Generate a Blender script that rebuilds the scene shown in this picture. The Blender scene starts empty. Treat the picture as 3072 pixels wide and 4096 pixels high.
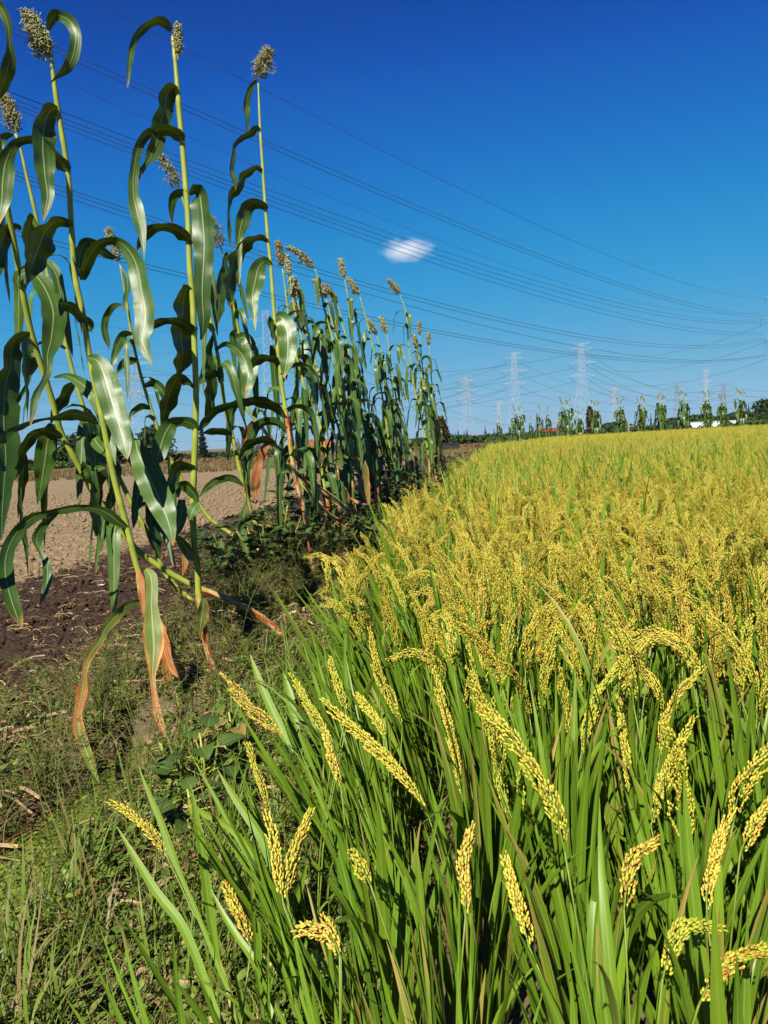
import bpy, math, random
import numpy as np
from mathutils import Matrix, Vector

R = math.radians
rnd = random.Random(7)
rng = np.random.default_rng(11)
SC = bpy.context.scene
COL = SC.collection

# ------------------------------------------------------------------ camera
F = 3074.0                       # focal length in photo pixels (3072 x 4096)
EYE = np.array([0.0, 0.0, 1.25])
PITCH, ROLL = R(5.37), R(3.1)
_f = np.array([0, math.cos(PITCH), -math.sin(PITCH)])
_r0 = np.array([1.0, 0, 0]); _u0 = np.cross(_r0, _f)
CR = math.cos(ROLL) * _r0 - math.sin(ROLL) * _u0
CU = math.sin(ROLL) * _r0 + math.cos(ROLL) * _u0
cam_d = bpy.data.cameras.new('camera')
cam_d.sensor_fit = 'HORIZONTAL'; cam_d.sensor_width = 36.0; cam_d.lens = 36.0 * F / 3072
cam_d.clip_start = 0.05; cam_d.clip_end = 20000
cam = bpy.data.objects.new('camera', cam_d); COL.objects.link(cam)
M = Matrix.Identity(4)
for i in range(3):
    M[i][0], M[i][1], M[i][2], M[i][3] = CR[i], CU[i], -_f[i], EYE[i]
cam.matrix_world = M
SC.camera = cam

# ------------------------------------------------------------------ light
SUN_EL, SUN_AZ = 44.0, 197.0      # azimuth clockwise from +Y: behind the camera, to the left
EXPOSURE = 1.27
SKY = 0.05
ALB = 0.58
sd = bpy.data.lights.new('sun', 'SUN'); sd.energy = 5.0; sd.angle = R(0.5); sd.color = (1.0, 0.94, 0.82)
so = bpy.data.objects.new('sun', sd); COL.objects.link(so)
sdir = Vector((math.sin(R(SUN_AZ)) * math.cos(R(SUN_EL)), math.cos(R(SUN_AZ)) * math.cos(R(SUN_EL)), math.sin(R(SUN_EL))))
so.rotation_euler = (-sdir).to_track_quat('-Z', 'Y').to_euler(); so.location = (0, 0, 60)
W = bpy.data.worlds.new('World'); SC.world = W; W.use_nodes = True
wn, wl = W.node_tree.nodes, W.node_tree.links
bg = wn['Background']
sky = wn.new('ShaderNodeTexSky'); sky.sky_type = 'NISHITA'; sky.sun_disc = False
sky.sun_elevation = R(SUN_EL); sky.sun_rotation = R(SUN_AZ)
sky.air_density = 1.0; sky.dust_density = 0.0; sky.ozone_density = 6.0
def wmul(k):
    n = wn.new('ShaderNodeVectorMath'); n.operation = 'SCALE'; n.inputs['Scale'].default_value = k; return n
pre, post = wmul(0.1), wmul(7.85)
cur = wn.new('ShaderNodeRGBCurve')     # deep polarised blue of the photo's sky: grade the Nishita radiance channel by channel
for ch, pts in ((0, [(0, 0), (.1, .006), (.2, .024), (.44, .14), (.88, .27), (1, .30)]), (1, [(0, 0), (.16, .062), (.22, .138), (.37, .30), (.68, .44), (.9, .49), (1, .50)]), (2, [(0, 0), (.32, .35), (.43, .55), (.64, .67), (1, .70)])):
    c = cur.mapping.curves[ch]
    while len(c.points) < len(pts): c.points.new(.5, .5)
    for p, q in zip(c.points, pts): p.location = q
cur.mapping.update()
wl.new(sky.outputs[0], pre.inputs[0]); wl.new(pre.outputs[0], cur.inputs['Color']); wl.new(cur.outputs[0], post.inputs[0]); wl.new(post.outputs[0], bg.inputs[0])
bg.inputs[1].default_value = SKY
SC.view_settings.view_transform = 'Standard'; SC.view_settings.look = 'None'
SC.view_settings.exposure = EXPOSURE; SC.view_settings.gamma = 1.0
SC.view_settings.use_curve_mapping = False
try:
    SC.cycles.max_bounces = 6; SC.cycles.diffuse_bounces = 3; SC.cycles.glossy_bounces = 2
    SC.cycles.transmission_bounces = 4; SC.cycles.volume_bounces = 2; SC.cycles.transparent_max_bounces = 8
    SC.cycles.use_denoising = True
    SC.cycles.use_adaptive_sampling = True
except Exception:
    pass

# ------------------------------------------------------------------ pixel -> place
def ray(px, py):
    return _f + (px - 1536.0) / F * CR - (py - 2048.0) / F * CU
def atY(px, py, Y):
    d = ray(px, py); return EYE + d * (Y / d[1])
def atZ(px, py, z):
    d = ray(px, py); return EYE + d * ((z - EYE[2]) / d[2])
def horizon(px):                  # photo row of the horizon at this column
    lo, hi = 1000.0, 2600.0
    for _ in range(40):
        m = (lo + hi) / 2
        if ray(px, m)[2] > 0: lo = m
        else: hi = m
    return lo

def rowx(y): return -1.47 + 0.16 * y
def edgex(y): return -0.52 + 0.163 * y
def sstep(a, b, x):
    t = np.clip((x - a) / (b - a), 0, 1); return t * t * (3 - 2 * t)
def hgt(x, y):
    x = np.asarray(x, float); y = np.asarray(y, float)
    d = x - rowx(y)
    hb = 0.10 + 0.24 * sstep(3.6, 5.6, y)
    z = hb * np.exp(-(d / 0.6) ** 2) * sstep(1.5, 3.2, y) * (1 - sstep(24, 30, y))
    dd = x - (rowx(y) - 0.14)
    z = z - 0.26 * np.exp(-(dd / 0.2) ** 2) * (1 - sstep(3.2, 3.7, y)) * sstep(0.5, 1.5, y)
    # slight swell to the low rise on the far right and far land
    z = z + 0.02 * np.sin(x * 2.1 + 0.7) * np.sin(y * 1.7) * (1 - sstep(8, 14, np.hypot(x, y)))
    return z
def ground(px, py):
    d = ray(px, py); t = 0.5
    for k in range(4000):
        p = EYE + d * t
        if p[2] <= hgt(p[0], p[1]): return p
        t *= 1.004
    return EYE + d * t

# ------------------------------------------------------------------ mesh builder
class MB:
    def __init__(s): s.v = []; s.uv = []; s.t = []; s.d = []; s.q = []; s.tri = []; s.n = 0; s.mq = []; s.mt = []
    def add(s, v, q=None, tri=None, uv=None, tint=0.5, dry=0.0, mi=0):
        v = np.asarray(v, float); k = len(v)
        s.v.append(v)
        s.uv.append(np.zeros((k, 2)) if uv is None else np.asarray(uv, float))
        s.t.append(np.broadcast_to(np.asarray(tint, float), (k,)).copy()); s.d.append(np.broadcast_to(np.asarray(dry, float), (k,)).copy())
        if q is not None and len(q): q = np.asarray(q, int); s.q.append(q + s.n); s.mq.append(np.full(len(q), mi))
        if tri is not None and len(tri): tri = np.asarray(tri, int); s.tri.append(tri + s.n); s.mt.append(np.full(len(tri), mi))
        s.n += k
    def mesh(s, name, mats, smooth=True):
        me = bpy.data.meshes.new(name)
        if not isinstance(mats, (list, tuple)): mats = [mats]
        for m in mats: me.materials.append(m)
        if s.n == 0: return me
        v = np.concatenate(s.v); uv = np.concatenate(s.uv)
        q = np.concatenate(s.q) if s.q else np.zeros((0, 4), int)
        tr = np.concatenate(s.tri) if s.tri else np.zeros((0, 3), int)
        mi = np.concatenate(s.mq + s.mt)
        loops = np.concatenate([q.ravel(), tr.ravel()]).astype(np.int32)
        nf = len(q) + len(tr)
        starts = np.concatenate([np.arange(len(q)) * 4, len(q) * 4 + np.arange(len(tr)) * 3]).astype(np.int32)
        me.vertices.add(len(v)); me.vertices.foreach_set('co', v.astype(np.float32).ravel())
        me.loops.add(len(loops)); me.loops.foreach_set('vertex_index', loops)
        me.polygons.add(nf); me.polygons.foreach_set('loop_start', starts)
        me.polygons.foreach_set('material_index', mi.astype(np.int32))
        me.update(calc_edges=True)
        me.polygons.foreach_set('use_smooth', np.full(nf, smooth))
        ul = me.uv_layers.new(name='UVMap')
        ul.data.foreach_set('uv', uv[loops].astype(np.float32).ravel())
        for nm, arr in (('tint', s.t), ('dry', s.d)):
            a = me.attributes.new(nm, 'FLOAT', 'POINT'); a.data.foreach_set('value', np.concatenate(arr).astype(np.float32))
        me.validate()
        return me
    def build(s, name, mats, parent=None, smooth=True):
        o = bpy.data.objects.new(name, s.mesh(name, mats, smooth)); COL.objects.link(o)
        if parent is not None: put(o, parent)
        return o

def put(o, parent):
    """parent o (made in world coordinates) under an Empty that only has a location"""
    o.parent = parent
    o.matrix_parent_inverse = Matrix.Translation(-Vector(parent.location))
def tag(o, label=None, cat=None, group=None, kind=None):
    if label: o['label'] = label
    if cat: o['category'] = cat
    if group: o['group'] = group
    if kind: o['kind'] = kind
    return o
def empty(name, loc, label, cat, group=None):
    o = bpy.data.objects.new(name, None); o.empty_display_size = 0.1; COL.objects.link(o)
    o.location = tuple(float(c) for c in loc); return tag(o, label, cat, group)

def norm(a): return a / np.maximum(np.linalg.norm(a, axis=-1, keepdims=True), 1e-9)
def resample(P, n, extra=None):
    """Catmull-like smooth resampling of a polyline through its points (chord length)"""
    P = np.asarray(P, float); k = len(P)
    d = np.r_[0, np.cumsum(np.maximum(np.linalg.norm(np.diff(P[:, :3], axis=0), axis=1), 1e-6))]; d /= d[-1]
    m = np.gradient(P, d, axis=0)
    t = np.linspace(0, 1, n); i = np.clip(np.searchsorted(d, t, side='right') - 1, 0, k - 2)
    h = (d[i + 1] - d[i]); u = ((t - d[i]) / h)[:, None]; h = h[:, None]
    return ((2 * u**3 - 3 * u**2 + 1) * P[i] + (u**3 - 2 * u**2 + u) * h * m[i] + (-2 * u**3 + 3 * u**2) * P[i + 1] + (u**3 - u**2) * h * m[i + 1])

def ribbon(mb, P, Wd, hw, fold=0.2, nc=5, tint=0.5, dry=0.0, ripple=0.0, mi=0, seed=0.0):
    P = np.asarray(P, float); n = len(P)
    T = norm(np.gradient(P, axis=0)); Wd = norm(Wd - (Wd * T).sum(1, keepdims=True) * T); N = np.cross(T, Wd)
    c = np.linspace(-1, 1, nc); hw = np.broadcast_to(hw, (n,))
    arc = np.r_[0, np.cumsum(np.linalg.norm(np.diff(P, axis=0), axis=1))]
    V = P[:, None, :] + Wd[:, None, :] * (hw[:, None, None] * c[None, :, None])
    off = fold * np.abs(c)[None, :] * hw[:, None]
    if ripple:
        ph = np.where(c < 0, 1.9, 0.0)[None, :]
        off = off + ripple * hw[:, None] * np.abs(c)[None, :] ** 2 * (np.sin(arc[:, None] * 42 + ph + seed) + 0.6 * np.sin(arc[:, None] * 71 + seed * 2 - ph))
    V = V + N[:, None, :] * off[:, :, None]
    uv = np.stack(np.broadcast_arrays(((c + 1) / 2)[None, :], arc[:, None]), -1).reshape(-1, 2)
    idx = np.arange(n * nc).reshape(n, nc)
    q = np.stack([idx[:-1, :-1], idx[:-1, 1:], idx[1:, 1:], idx[1:, :-1]], -1).reshape(-1, 4)
    dr = np.repeat(np.broadcast_to(dry, (n,)), nc)
    mb.add(V.reshape(-1, 3), q, uv=uv, tint=tint, dry=dr, mi=mi)

def tube(mb, P, rad, ns=8, tint=0.5, dry=0.0, mi=0, cap=True):
    P = np.asarray(P, float); n = len(P); T = norm(np.gradient(P, axis=0))
    ref = np.array([0.31, 0.9, 0.2]); A = norm(np.cross(T, ref)); B = np.cross(T, A)
    a = np.linspace(0, 2 * math.pi, ns, endpoint=False); rad = np.broadcast_to(rad, (n,))
    V = P[:, None, :] + rad[:, None, None] * (np.cos(a)[None, :, None] * A[:, None, :] + np.sin(a)[None, :, None] * B[:, None, :])
    arc = np.r_[0, np.cumsum(np.linalg.norm(np.diff(P, axis=0), axis=1))]
    uv = np.stack(np.broadcast_arrays((a / 6.2832)[None, :], arc[:, None]), -1).reshape(-1, 2)
    idx = np.arange(n * ns).reshape(n, ns); nx = np.roll(idx, -1, axis=1)
    q = np.stack([idx[:-1], nx[:-1], nx[1:], idx[1:]], -1).reshape(-1, 4)
    tri = None
    if cap and ns > 3:
        tri = [(idx[0, 0], idx[0, k + 1], idx[0, k]) for k in range(1, ns - 1)] + [(idx[-1, 0], idx[-1, k], idx[-1, k + 1]) for k in range(1, ns - 1)]
    mb.add(V.reshape(-1, 3), q, tri, uv=uv, tint=tint, dry=np.repeat(np.broadcast_to(dry, (n,)), ns), mi=mi)

def box(mb, lo, hi, mi=0, tint=0.5):
    x0, y0, z0 = lo; x1, y1, z1 = hi
    v = [(x0, y0, z0), (x1, y0, z0), (x1, y1, z0), (x0, y1, z0), (x0, y0, z1), (x1, y0, z1), (x1, y1, z1), (x0, y1, z1)]
    q = [(0, 3, 2, 1), (4, 5, 6, 7), (0, 1, 5, 4), (1, 2, 6, 5), (2, 3, 7, 6), (3, 0, 4, 7)]
    mb.add(v, q, mi=mi, tint=tint)

def seed_template(hi):
    if hi:
        ns, rings = 6, [(0.18, 0.72), (0.5, 1.0), (0.82, 0.66)]
    else:
        ns, rings = 4, [(0.45, 1.0)]
    v = [(0, 0, 0)]
    for z, r in rings:
        for k in range(ns): a = 2 * math.pi * k / ns; v.append((r * math.cos(a), r * math.sin(a), z))
    v.append((0, 0, 1)); L = len(v) - 1; tri = []; q = []
    for k in range(ns): tri.append((0, 1 + (k + 1) % ns, 1 + k))
    for j in range(len(rings) - 1):
        for k in range(ns):
            a = 1 + j * ns + k; b = 1 + j * ns + (k + 1) % ns; q.append((a, b, b + ns, a + ns))
    for k in range(ns): a = 1 + (len(rings) - 1) * ns; tri.append((a + k, a + (k + 1) % ns, L))
    return np.array(v), np.array(q, int).reshape(-1, 4), np.array(tri, int)
SEED_HI, SEED_LO = seed_template(True), seed_template(False)
def seeds(mb, P, D, ln, r, tint, dry=0.0, hi=True, mi=0):
    """many small grains: P start points, D axis directions"""
    P = np.asarray(P, float); D = norm(np.asarray(D, float)); n = len(P)
    if n == 0: return
    tv, tq, tt = SEED_HI if hi else SEED_LO
    ref = norm(rng.normal(size=(n, 3))); A = norm(np.cross(D, ref)); B = np.cross(D, A)
    ln = np.broadcast_to(ln, (n,)); r = np.broadcast_to(r, (n,))
    V = P[:, None] + tv[None, :, 0:1] * A[:, None] * r[:, None, None] + tv[None, :, 1:2] * B[:, None] * (r * 0.75)[:, None, None] + tv[None, :, 2:3] * D[:, None] * ln[:, None, None]
    k = len(tv); offs = (np.arange(n) * k)[:, None, None]
    q = (tq[None] + offs).reshape(-1, 4) if len(tq) else None
    mb.add(V.reshape(-1, 3), q, (tt[None] + offs).reshape(-1, 3), tint=np.repeat(np.broadcast_to(tint, (n,)), k), dry=np.repeat(np.broadcast_to(dry, (n,)), k), mi=mi)

# ------------------------------------------------------------------ materials
class NT:
    def __init__(s, name):
        s.m = bpy.data.materials.new(name); s.m.use_nodes = True; s.t = s.m.node_tree; s.N = s.t.nodes; s.L = s.t.links
        s.p = s.N['Principled BSDF']; s.out = s.N['Material Output']
    def n(s, ty, **kw):
        o = s.N.new(ty)
        for k, v in kw.items(): setattr(o, k, v)
        return o
    def l(s, a, b): s.L.new(a, b)
    def attr(s, nm): o = s.n('ShaderNodeAttribute'); o.attribute_name = nm; return o.outputs['Fac']
    def noise(s, scale, detail=4, rough=0.55, vec=None, dist=0.0):
        o = s.n('ShaderNodeTexNoise'); o.inputs['Scale'].default_value = scale; o.inputs['Detail'].default_value = detail
        o.inputs['Roughness'].default_value = rough; o.inputs['Distortion'].default_value = dist
        if vec is not None: s.l(vec, o.inputs['Vector'])
        return o.outputs['Fac']
    def ramp(s, fac, stops):
        o = s.n('ShaderNodeValToRGB'); e = o.color_ramp.elements
        while len(e) < len(stops): e.new(0.5)
        for i, (p, c) in enumerate(stops):
            e[i].position = p; e[i].color = (c[0], c[1], c[2], 1) if isinstance(c, (tuple, list)) else (c, c, c, 1)
        s.l(fac, o.inputs[0]); return o.outputs[0]
    def mix(s, fac, a, b, mode='MIX'):
        o = s.n('ShaderNodeMix', data_type='RGBA', blend_type=mode)
        for sock, val in ((o.inputs[0], fac), (o.inputs[6], a), (o.inputs[7], b)):
            if isinstance(val, (tuple, list)): sock.default_value = (val[0], val[1], val[2], 1)
            elif isinstance(val, (int, float)): sock.default_value = val
            else: s.l(val, sock)
        return o.outputs[2]
    def math(s, op, a, b=None, c=None, clamp=False):
        o = s.n('ShaderNodeMath', operation=op, use_clamp=clamp)
        for i, val in enumerate((a, b, c)):
            if val is None: continue
            if isinstance(val, (int, float)): o.inputs[i].default_value = val
            else: s.l(val, o.inputs[i])
        return o.outputs[0]
    def coord(s, which='Object'): return s.n('ShaderNodeTexCoord').outputs[which]
    def mapping(s, vec, scale): o = s.n('ShaderNodeMapping'); o.inputs['Scale'].default_value = scale; s.l(vec, o.inputs[0]); return o.outputs[0]
    def base(s, c, rough=0.6, spec=0.3):
        c = s.mix(1.0, c, (ALB, ALB, ALB), 'MULTIPLY')
        s.l(c, s.p.inputs['Base Color'])
        s.p.inputs['Roughness'].default_value = rough; s.p.inputs['Specular IOR Level'].default_value = spec
    def bump(s, h, strength=0.4, dist=0.01):
        o = s.n('ShaderNodeBump'); o.inputs['Strength'].default_value = strength; o.inputs['Distance'].default_value = dist
        s.l(h, o.inputs['Height']); s.l(o.outputs[0], s.p.inputs['Normal']); return o.outputs[0]
    def translucent(s, c, fac):
        t = s.n('ShaderNodeBsdfTranslucent'); mx = s.n('ShaderNodeMixShader'); mx.inputs[0].default_value = fac
        s.l(s.mix(1.0, c, (ALB, ALB, ALB), 'MULTIPLY'), t.inputs[0])
        s.l(s.p.outputs[0], mx.inputs[1]); s.l(t.outputs[0], mx.inputs[2]); s.l(mx.outputs[0], s.out.inputs[0])

def leaf_material(name, dark, light, rib, rib_w, rough, spec, trans, stripes=26, dry_cols=((0.0, (0.30, 0.26, 0.04)), (0.5, (0.42, 0.12, 0.02)), (1.0, (0.30, 0.20, 0.11))), bump=0.25, spots=0.0):
    k = NT(name)
    uv = k.n('ShaderNodeUVMap').outputs[0]
    sep = k.n('ShaderNodeSeparateXYZ'); k.l(uv, sep.inputs[0])
    u = sep.outputs[0]
    st = k.noise(1.0, 3, 0.6, k.mapping(uv, (stripes, 1.4, 1)))
    big = k.noise(1.0, 2, 0.5, k.mapping(uv, (2.0, 7.0, 1)))
    tint = k.attr('tint')
    f = k.math('ADD', k.math('MULTIPLY', tint, 0.7), k.math('MULTIPLY', k.math('SUBTRACT', st, 0.5), 0.9))
    f = k.math('ADD', f, k.math('MULTIPLY', k.math('SUBTRACT', big, 0.45), 0.6), clamp=True)
    c = k.mix(f, dark, light)
    du = k.math('ABSOLUTE', k.math('SUBTRACT', u, 0.5))
    if rib_w:
        rm = k.math('SUBTRACT', 1.0, k.math('DIVIDE', du, rib_w), clamp=True)
        c = k.mix(k.math('MULTIPLY', k.math('POWER', rm, 0.6), 0.85), c, rib)
    dry = k.attr('dry')
    dn = k.noise(1.0, 4, 0.65, k.mapping(uv, (6.0, 4.0, 1)))
    edge = k.math('MULTIPLY', du, 0.7)
    dm = k.math('MULTIPLY', k.math('SUBTRACT', k.math('ADD', k.math('ADD', dry, edge), k.math('MULTIPLY', dn, 0.7)), 0.86), 6.0, clamp=True)
    dm = k.math('MULTIPLY', dm, k.math('MULTIPLY', dry, 30.0, clamp=True))
    dc = k.ramp(k.noise(1.0, 3, 0.7, k.mapping(uv, (8.0, 3.2, 1))), [(0.40, dry_cols[0][1]), (0.50, dry_cols[1][1]), (0.60, dry_cols[2][1])])
    c = k.mix(dm, c, dc)
    if spots:
        v = k.n('ShaderNodeTexVoronoi'); v.inputs['Scale'].default_value = 1.0; k.l(k.mapping(uv, (9.0, 70.0, 1)), v.inputs['Vector'])
        sp = k.math('LESS_THAN', v.outputs['Distance'], k.math('MULTIPLY', k.math('SUBTRACT', k.noise(1.0, 2, .5, k.mapping(uv, (2.5, 9.0, 1))), 0.48), spots), clamp=True)
        c = k.mix(k.math('MULTIPLY', sp, .7), c, (0.42, 0.36, 0.16))
    k.base(c, rough, spec)
    if bump: k.bump(k.math('ADD', st, k.math('MULTIPLY', big, 0.5)), bump, 0.002)
    if trans: k.translucent(k.mix(0.5, c, (0.25, 0.34, 0.02), 'MIX'), trans)
    return k.m

M_SLEAF = leaf_material('sorghum_leaf', (0.024, 0.068, 0.011), (0.100, 0.190, 0.026), (0.40, 0.46, 0.20), 0.036, 0.40, 0.34, 0.10, bump=0.5, spots=0.9)
M_SICK = leaf_material('withered_leaf', (0.06, 0.13, 0.02), (0.22, 0.27, 0.04), (0.45, 0.40, 0.22), 0.06, 0.5, 0.3, 0.12,
                       dry_cols=((0, (0.46, 0.36, 0.06)), (0.5, (0.40, 0.040, 0.008)), (1, (0.48, 0.30, 0.14))))
M_RLEAF = leaf_material('rice_leaf', (0.080, 0.180, 0.012), (0.245, 0.390, 0.020), (0.24, 0.36, 0.04), 0.10, 0.45, 0.30, 0.17, stripes=14,
                        dry_cols=((0, (0.34, 0.32, 0.05)), (0.5, (0.40, 0.26, 0.06)), (1, (0.40, 0.30, 0.14))), bump=0.12)
M_GRASS = leaf_material('grass_blade', (0.075, 0.135, 0.012), (0.26, 0.33, 0.035), (0.15, 0.24, 0.05), 0.08, 0.55, 0.25, 0.18, stripes=8, bump=0, dry_cols=((0, (0.30, 0.24, 0.09)), (0.5, (0.26, 0.19, 0.08)), (1, (0.20, 0.12, 0.05))))
M_WEED = leaf_material('weed_leaf', (0.070, 0.13, 0.014), (0.26, 0.35, 0.045), (0.18, 0.26, 0.07), 0.06, 0.5, 0.3, 0.15, stripes=5, bump=0.15, dry_cols=((0, (0.32, 0.28, 0.06)), (0.5, (0.28, 0.17, 0.06)), (1, (0.24, 0.16, 0.07))))
M_BEAN = leaf_material('bean_leaf', (0.026, 0.062, 0.010), (0.10, 0.165, 0.022), (0.14, 0.21, 0.05), 0.05, 0.5, 0.35, 0.12, stripes=5, bump=0.2,
                       dry_cols=((0, (0.38, 0.36, 0.03)), (0.5, (0.30, 0.20, 0.04)), (1, (0.20, 0.12, 0.05))))

def stalk_material():
    k = NT('sorghum_stalk'); uv = k.n('ShaderNodeUVMap').outputs[0]
    st = k.noise(1.0, 3, 0.6, k.mapping(uv, (20, 3, 1)))
    tint = k.attr('tint'); dry = k.attr('dry')
    c = k.mix(k.math('ADD', k.math('MULTIPLY', tint, 0.7), k.math('MULTIPLY', st, 0.35)), (0.17, 0.25, 0.030), (0.48, 0.50, 0.060))
    n1 = k.noise(1.0, 4, 0.7, k.mapping(uv, (3, 11, 1)))
    dm = k.math('MULTIPLY', k.math('SUBTRACT', k.math('ADD', dry, n1), 0.95), 5.0, clamp=True)
    dc = k.ramp(k.noise(1.0, 4, 0.7, k.mapping(uv, (3.5, 7, 1))), [(0.43, (0.42, 0.030, 0.008)), (0.48, (0.50, 0.26, 0.08)), (0.56, (0.58, 0.44, 0.20)), (0.70, (0.20, 0.11, 0.05))])
    c = k.mix(k.math('MULTIPLY', dm, k.math('MULTIPLY', dry, 20.0, clamp=True)), c, dc)
    k.base(c, 0.42, 0.4); k.bump(st, 0.25, 0.003); return k.m
M_STALK = stalk_material()

def seed_material(name, cols, dark, rough=0.55, spec=0.3):
    k = NT(name); tint = k.attr('tint'); dry = k.attr('dry')
    c = k.ramp(tint, [(0.0, cols[0]), (0.5, cols[1]), (1.0, cols[2])])
    c = k.mix(dry, c, dark)
    k.base(c, rough, spec); return k.m
M_RGRAIN = seed_material('rice_grain', ((0.36, 0.42, 0.030), (0.60, 0.56, 0.045), (0.74, 0.52, 0.09)), (0.42, 0.22, 0.03), 0.5, 0.3)
M_SGRAIN = seed_material('sorghum_grain', ((0.22, 0.22, 0.07), (0.38, 0.37, 0.14), (0.52, 0.49, 0.25)), (0.09, 0.06, 0.025))

def plain(name, c, rough=0.7, spec=0.2, var=0.35, scale=6.0, bump=0.0, bd=0.01):
    k = NT(name); n1 = k.noise(scale, 5, 0.6, k.coord())
    d = tuple(x * (1 - var) for x in c); l = tuple(min(1, x * (1 + var * 0.7)) for x in c)
    k.base(k.mix(k.ramp(n1, [(0.3, 0.0), (0.7, 1.0)]), d, l), rough, spec)
    if bump: k.bump(n1, bump, bd)
    return k.m
def crown_material(name, dark, light):
    k = NT(name); k.base(k.mix(k.attr('tint'), dark, light), 0.7, 0.15)
    k.translucent(k.mix(0.4, light, (0.2, 0.3, 0.03)), 0.08); return k.m

# ------------------------------------------------------------------ scattering for the uncountable
def scatter(name, pts, rot, scl, idx, templates, label, cat, kind='stuff'):
    """one object: template meshes instanced on points"""
    me = bpy.data.meshes.new(name); me.vertices.add(len(pts))
    me.vertices.foreach_set('co', np.asarray(pts, np.float32).ravel())
    a = me.attributes.new('rot', 'FLOAT_VECTOR', 'POINT'); a.data.foreach_set('vector', np.asarray(rot, np.float32).ravel())
    a = me.attributes.new('scl', 'FLOAT', 'POINT'); a.data.foreach_set('value', np.asarray(scl, np.float32))
    a = me.attributes.new('idx', 'INT', 'POINT'); a.data.foreach_set('value', np.asarray(idx, np.int32))
    o = bpy.data.objects.new(name, me); COL.objects.link(o)
    col = bpy.data.collections.new(name + '_kinds')
    for i, t in enumerate(templates):
        c = bpy.data.objects.new('%s_kind_%03d' % (name, i), t); col.objects.link(c)
    g = bpy.data.node_groups.new(name + '_nodes', 'GeometryNodeTree')
    g.interface.new_socket('Geometry', in_out='INPUT', socket_type='NodeSocketGeometry')
    g.interface.new_socket('Geometry', in_out='OUTPUT', socket_type='NodeSocketGeometry')
    N, L = g.nodes, g.links
    gi, go = N.new('NodeGroupInput'), N.new('NodeGroupOutput')
    ci = N.new('GeometryNodeCollectionInfo'); ci.inputs['Collection'].default_value = col
    ci.inputs['Separate Children'].default_value = True; ci.inputs['Reset Children'].default_value = True
    ip = N.new('GeometryNodeInstanceOnPoints'); ip.inputs['Pick Instance'].default_value = True
    def at(nm, ty):
        n = N.new('GeometryNodeInputNamedAttribute'); n.data_type = ty; n.inputs[0].default_value = nm
        return n.outputs[0]
    L.new(gi.outputs[0], ip.inputs['Points']); L.new(ci.outputs[0], ip.inputs['Instance'])
    L.new(at('idx', 'INT'), ip.inputs['Instance Index'])
    er = N.new('FunctionNodeEulerToRotation'); L.new(at('rot', 'FLOAT_VECTOR'), er.inputs[0]); L.new(er.outputs[0], ip.inputs['Rotation'])
    L.new(at('scl', 'FLOAT'), ip.inputs['Scale']); L.new(ip.outputs[0], go.inputs[0])
    md = o.modifiers.new('scatter', 'NODES'); md.node_group = g
    tag(o, label, cat, kind=kind)
    return o
def rots(n, tilt=0.12):
    return np.stack([rng.normal(0, tilt, n), rng.normal(0, tilt, n), rng.uniform(0, 6.2832, n)], -1)

# ------------------------------------------------------------------ ground
def graded(lo, hi, fine_lo, fine_hi, step, growth=1.18):
    a = list(np.arange(fine_lo, fine_hi, step)); s = step; x = a[-1]
    while x < hi: s *= growth; x += s; a.append(min(x, hi))
    s = step; x = a[0]; b = []
    while x > lo: s *= growth; x -= s; b.append(max(x, lo))
    return np.array(b[::-1] + a)
def sheet(name, X, Y, Z, mat, kind='structure'):
    mb = MB(); ny, nx = X.shape; idx = np.arange(nx * ny).reshape(ny, nx)
    q = np.stack([idx[:-1, :-1], idx[:-1, 1:], idx[1:, 1:], idx[1:, :-1]], -1).reshape(-1, 4)
    mb.add(np.stack([X, Y, Z], -1).reshape(-1, 3), q, uv=np.stack([X, Y], -1).reshape(-1, 2))
    o = mb.build(name, mat); o['kind'] = kind; return o

def ground_mat():
    k = NT('earth'); co = k.coord()
    n1 = k.noise(0.9, 6, 0.65, co); n2 = k.noise(14, 6, 0.7, co)
    c = k.mix(k.ramp(n1, [(0.35, 0.0), (0.65, 1.0)]), (0.090, 0.068, 0.042), (0.14, 0.115, 0.060))
    c = k.mix(k.ramp(n2, [(0.40, 0.0), (0.70, 1.0)]), c, (0.30, 0.22, 0.13))
    k.base(c, 0.95, 0.1); k.bump(n2, 0.8, 0.02); return k.m
gx = graded(-6000, 6000, -4, 4, 0.08); gy = graded(-6000, 6000, 0.4, 9, 0.08)
GX, GY = np.meshgrid(gx, gy)
sheet('ground', GX, GY, hgt(GX, GY), ground_mat())

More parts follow.
